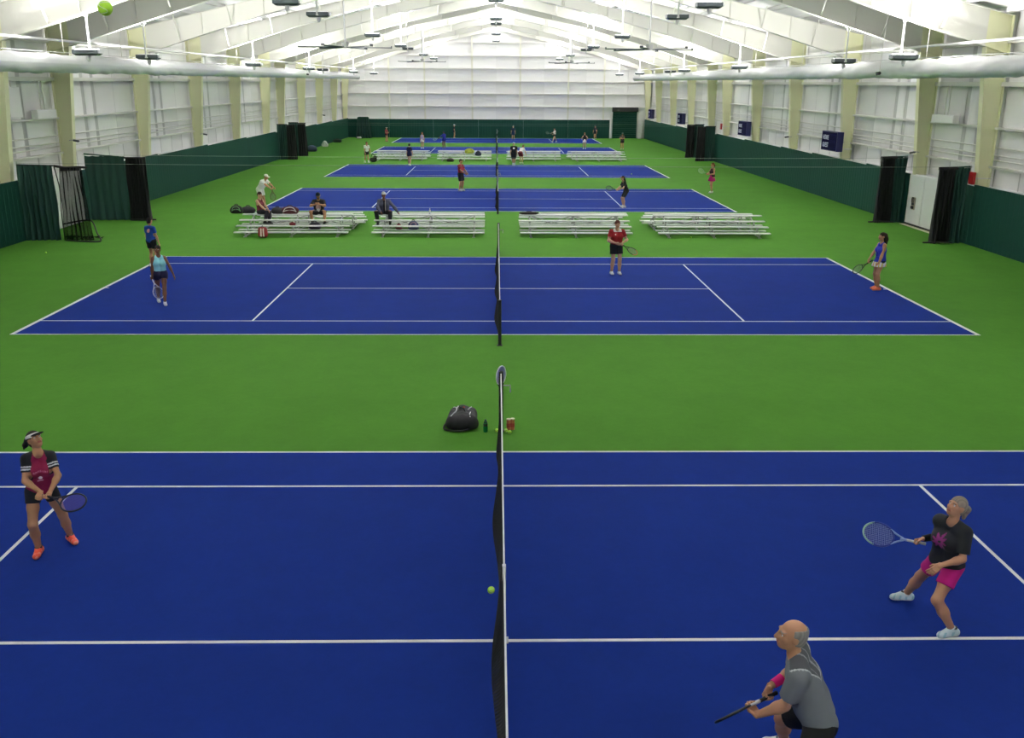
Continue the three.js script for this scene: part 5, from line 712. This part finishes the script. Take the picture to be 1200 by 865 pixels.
// ---------------------------------------------------------------- balls, bags and bottles
{
  const seam = (() => { const p = []; for (let i = 0; i < 60; i++) { const t = i / 60 * Math.PI * 2, a = 0.44 * Math.PI / 2, th = Math.PI / 2 - (Math.PI / 2 - a) * Math.cos(t), ph = t / 2 + a * Math.sin(2 * t); p.push(v3(Math.sin(th) * Math.cos(ph * 2), Math.cos(th), Math.sin(th) * Math.sin(ph * 2)).multiplyScalar(0.0333)); } return tube(p, 0.0012, 90, 5, true); })();
  const bl = (x, y, d, label, group) => { const g = thing('tennis_ball', label, 'tennis ball', V(x, y, d), group); mesh('felt', ball(0.0335, 0, 0, 0, 24, 16), M.felt, g); mesh('seam', seam, M.line, g); };
  bl(-1.93, 6.098, 4.68, 'bright green tennis ball flying high before the roof'); bl(-0.13, 1.34, 7.5, 'bright green tennis ball in the air beside the near net');
  bl(-0.07, 0.034, 15.1, 'yellow tennis ball on the floor between the green bottle and the net'); bl(0.09, 0.034, 15.1, 'yellow tennis ball on the floor by the ball tube'); bl(0.15, 0.034, 15.02, 'yellow tennis ball touching the ball tube');
  bl(-16.35, 0.034, 33.3, 'lone pale tennis ball on the green floor before the left curtains'); bl(7.84, 0.034, 37.25, 'tennis ball on the floor under the front of a bleacher'); bl(9.6, 0.04, 66.9, 'tennis ball lying on the blue fourth court');
  const blob = (prims, cell, k, mods, col) => { const F = new Field(prims, cell); prims.forEach(p => F.add(p, k)); mods?.(F); return F.build(col); };
  // racket bag by the near net
  let g = thing('racket_bag', 'black racket bag with white piping on the floor by the near net post', 'bag', V(-0.68, 0, 15.45));
  const bagShape = [cap(v3(-0.13, 0.15, -0.2), v3(-0.15, 0.14, 0.2), 0.12, 0.13), cap(v3(0.13, 0.15, -0.2), v3(0.14, 0.14, 0.2), 0.12, 0.13), cap(v3(0, 0.2, -0.18), v3(0, 0.17, 0.2), 0.12, 0.11), cap(v3(0, 0.13, -0.2), v3(0, 0.13, 0.22), 0.12, 0.125), cap(v3(-0.2, 0.09, 0.2), v3(0.2, 0.09, 0.2), 0.08)];
  const lump = valueNoise(77, 32);
  mesh('bag_body', blob(bagShape, 0.011, 0.06, F => { F.clip(v3(0, 0.005, 0), v3(0, -1, 0)); F.each(v3(-1, -1, -1), v3(1, 1, 1), 0, (v, x, y, z) => v + 0.012 * (lump(x * 14 + 9, z * 14 + y * 8 + 7) - 0.5)); }), std(lin(0.016, 0.016, 0.02), 0.7), g);
  const top = (x, z) => { let y = 0.36; const q = yy => bagShape.reduce((v, p) => smin(v, p.d(x, yy, z), 0.06), 1); while (y > 0.02 && q(y) > 0) y -= 0.004; return y + 0.006; };
  for (const pts of [[[-0.17, -0.25], [-0.12, -0.16], [-0.11, -0.02], [-0.15, 0.12], [-0.2, 0.24]], [[0.15, -0.24], [0.12, -0.14], [0.09, -0.02]], [[0.14, 0.06], [0.13, 0.16], [0.14, 0.27]], [[-0.09, -0.27], [-0.085, -0.2], [-0.11, -0.12]]]) mesh('piping', tube(pts.map(([x, z]) => v3(x, top(x, z) - 0.004, z)), 0.011, 18, 6), M.line, g);
  mesh('handle', tube([v3(-0.05, 0.29, -0.05), v3(-0.04, 0.335, 0.0), v3(0.02, 0.335, 0.05), v3(0.05, 0.29, 0.09)], 0.014, 16, 6), M.black, g); mesh('badge', ball(0.02, 0.02, 0.3, -0.1, 10, 8), M.red, g);
  mesh('strap', tube([v3(-0.26, 0.1, 0.05), v3(-0.33, 0.03, 0.2), v3(-0.24, 0.03, 0.33), v3(0, 0.03, 0.36), v3(0.12, 0.05, 0.33)], 0.018, 24, 6), M.black, g);
  // bottle
  g = thing('water_bottle', 'translucent green sports bottle with a dark lid on the floor', 'bottle', V(-0.27, 0, 15.12));
  mesh('bottle_body', new THREE.LatheGeometry([[0, 0.002], [0.034, 0.002], [0.04, 0.012], [0.04, 0.1], [0.036, 0.112], [0.04, 0.124], [0.039, 0.15], [0.026, 0.172]].map(p => new THREE.Vector2(...p)), 24), std(lin(0.01, 0.22, 0.06), 0.25), g);
  mesh('sleeve', new THREE.CylinderGeometry(0.041, 0.041, 0.05, 24).translate(0, 0.135, 0), std(lin(0.008, 0.04, 0.02), 0.4), g); mesh('lid', merge([new THREE.CylinderGeometry(0.028, 0.03, 0.035, 20).translate(0, 0.188, 0), new THREE.CylinderGeometry(0.012, 0.016, 0.03, 14).translate(0, 0.22, 0)]), std(lin(0.02, 0.09, 0.05), 0.4), g);
  // tubes of balls
  for (const [x, d, l] of [[0.135, 15.22, 'clear orange ball tube with a white lid beside the net post'], [0.205, 15.24, 'second ball tube standing beside the orange one']]) { g = thing('ball_tube', l, 'ball tube', V(x, 0, d)); mesh('tube', new THREE.CylinderGeometry(0.036, 0.036, 0.19, 20).translate(0, 0.096, 0), std(lin(0.5, 0.17, 0.08), 0.3), g); mesh('lid', new THREE.CylinderGeometry(0.038, 0.038, 0.015, 20).translate(0, 0.199, 0), std(lin(0.7, 0.66, 0.5), 0.4), g); mesh('label_band', new THREE.CylinderGeometry(0.0368, 0.0368, 0.07, 20).translate(0, 0.09, 0), std(lin(0.42, 0.06, 0.05), 0.5), g); }
  racket('white racket with violet strings leaning upright on the near net post', V(0.0, 0.6, 15.225), v3(0.0, 0.99, 0.06), v3(0.8, 0, 0.62), { wire: 0.0032, frame: 0xdfe2e6, string: 0x8a70cc, throat: 0x17171c, grip: 0x141416 });
  // bags on and around the bleachers
  const bag = (label, x, y, d, w, h, l, color, trim, turn = 0) => {
    const b = thing('sports_bag', label, 'bag', V(x, y, d)); b.rotation.y = turn;
    const F = new Field([ell(v3(0, h / 2, 0), w / 2, h / 2, l / 2, WORLD), cap(v3(-w / 3.2, h * 0.32, 0), v3(w / 3.2, h * 0.32, 0), h * 0.32)], 0.018); F.add(ell(v3(0, h / 2, 0), w / 2, h / 2, l / 2, WORLD), 0.05).add(cap(v3(-w / 3.2, h * 0.32, 0), v3(w / 3.2, h * 0.32, 0), h * 0.32), 0.06).clip(v3(0, 0.004, 0), v3(0, -1, 0));
    mesh('bag_body', F.build(), std(color, 0.75), b);
    if (trim) for (const k of [-1, 1]) mesh('trim', tube([v3(-w * 0.36, h * 0.3, l * 0.5), v3(-w * 0.2, h * 0.62 + k * 0.05, l * 0.46), v3(w * 0.2, h * 0.66 + k * 0.05, l * 0.46), v3(w * 0.38, h * 0.3, l * 0.48)], 0.016, 14, 6), std(trim, 0.6), b);
    mesh('handle', tube([v3(-w * 0.15, h * 0.92, 0), v3(-w * 0.1, h * 1.08, 0), v3(w * 0.1, h * 1.08, 0), v3(w * 0.15, h * 0.92, 0)], 0.014, 12, 5), M.black, b); return b;
  };
  g = thing('backpack', 'red backpack with white stripes standing before a bleacher', 'backpack', V(-9.45, 0, 37.08));
  mesh('bag_body', blob([cap(v3(-0.07, 0.14, 0), v3(-0.07, 0.33, 0), 0.13, 0.11), cap(v3(0.07, 0.14, 0), v3(0.07, 0.33, 0), 0.13, 0.11)], 0.015, 0.04, F => F.clip(v3(0, 0.004, 0), v3(0, -1, 0))), std(lin(0.28, 0.012, 0.015), 0.6), g);
  for (const x of [-0.055, 0.055]) mesh('stripe', blob([cap(v3(x, 0.1, 0.1), v3(x * 0.9, 0.36, 0.085), 0.042, 0.034)], 0.01, 0.01), std(lin(0.75, 0.6, 0.6), 0.6), g); mesh('haul_loop', tube([v3(-0.03, 0.43, 0), v3(0, 0.49, 0), v3(0.03, 0.43, 0)], 0.012, 10, 5), M.black, g);
  bag('maroon and white racket bag lying on the top bleacher plank', -8.72, 0.72, 38.97, 0.75, 0.32, 0.3, lin(0.09, 0.015, 0.02), lin(0.7, 0.68, 0.66));
  bag('black bag with a round green logo at the end of the bleacher', -10.95, 0.72, 38.97, 0.5, 0.36, 0.3, lin(0.012, 0.02, 0.012), lin(0.1, 0.25, 0.1));
  bag('long charcoal bag lying behind the person in maroon', -10.5, 0.72, 39.1, 0.6, 0.3, 0.25, lin(0.02, 0.02, 0.026));
  bag('black bag on the bleacher beside the maroon-topped person', -9.25, 0.72, 38.97, 0.5, 0.28, 0.26, lin(0.018, 0.018, 0.022));
  bag('dark bag on the foot plank below the person in the black tee', -7.55, 0.2, 38.12, 0.5, 0.3, 0.22, lin(0.016, 0.014, 0.028));
  bag('small maroon bag on the low plank of the second bleacher', -4.1, 0.2, 38.12, 0.22, 0.24, 0.2, lin(0.16, 0.02, 0.03));
  bag('navy and pink bag on the low plank of the second bleacher', -3.5, 0.2, 38.12, 0.4, 0.36, 0.22, lin(0.03, 0.045, 0.12), lin(0.5, 0.3, 0.34));
  bag('small red pouch on the plank of the first bleacher', -8.4, 0.4, 37.8, 0.24, 0.13, 0.16, lin(0.2, 0.02, 0.03));
  bag('dark towel roll lying along the top plank of the third bleacher', 1.3, 0.72, 38.98, 0.85, 0.12, 0.2, lin(0.03, 0.022, 0.02));
  bag('yellow green bag on the far bleachers', -2.35, 0.555, 80.2, 0.8, 0.42, 0.3, lin(0.4, 0.46, 0.05), lin(0.1, 0.1, 0.02));
  bag('navy bag beside the yellow green one on the far bleachers', -1.6, 0.4, 79.6, 0.45, 0.42, 0.3, lin(0.012, 0.015, 0.05));
  bag('dark bag on the floor before the far bleachers', -3.9, 0, 78.4, 0.6, 0.3, 0.3, lin(0.03, 0.022, 0.02));
  bag('white bag against the left green wall past the far bleachers', -17.85, 0, 98.4, 0.5, 0.62, 0.45, lin(0.62, 0.62, 0.58), lin(0.2, 0.22, 0.2));
  bag('blue grey bag by the left curtains at the far bleachers', -17.7, 0, 90.6, 0.9, 0.62, 0.6, lin(0.03, 0.05, 0.09));
  bag('dark green bag lying along the left wall near the corner', -17.9, 0, 106.4, 1.0, 0.4, 0.5, lin(0.012, 0.035, 0.022));
  bag('white towel heap on the floor in the far left corner', -16.75, 0, 115.5, 0.6, 0.24, 0.4, lin(0.7, 0.7, 0.66));
  g = thing('drink_bottle', 'clear drink bottle standing on the second bleacher', 'bottle', V(-2.87, 0.72, 38.95)); mesh('bottle_body', new THREE.LatheGeometry([[0, 0.001], [0.035, 0.001], [0.036, 0.16], [0.015, 0.2], [0.014, 0.23], [0, 0.232]].map(p => new THREE.Vector2(...p)), 14), std(lin(0.7, 0.72, 0.74), 0.2), g); mesh('cap', new THREE.CylinderGeometry(0.017, 0.017, 0.02, 12).translate(0, 0.24, 0), M.white, g);
}
renderer.render(scene, camera);
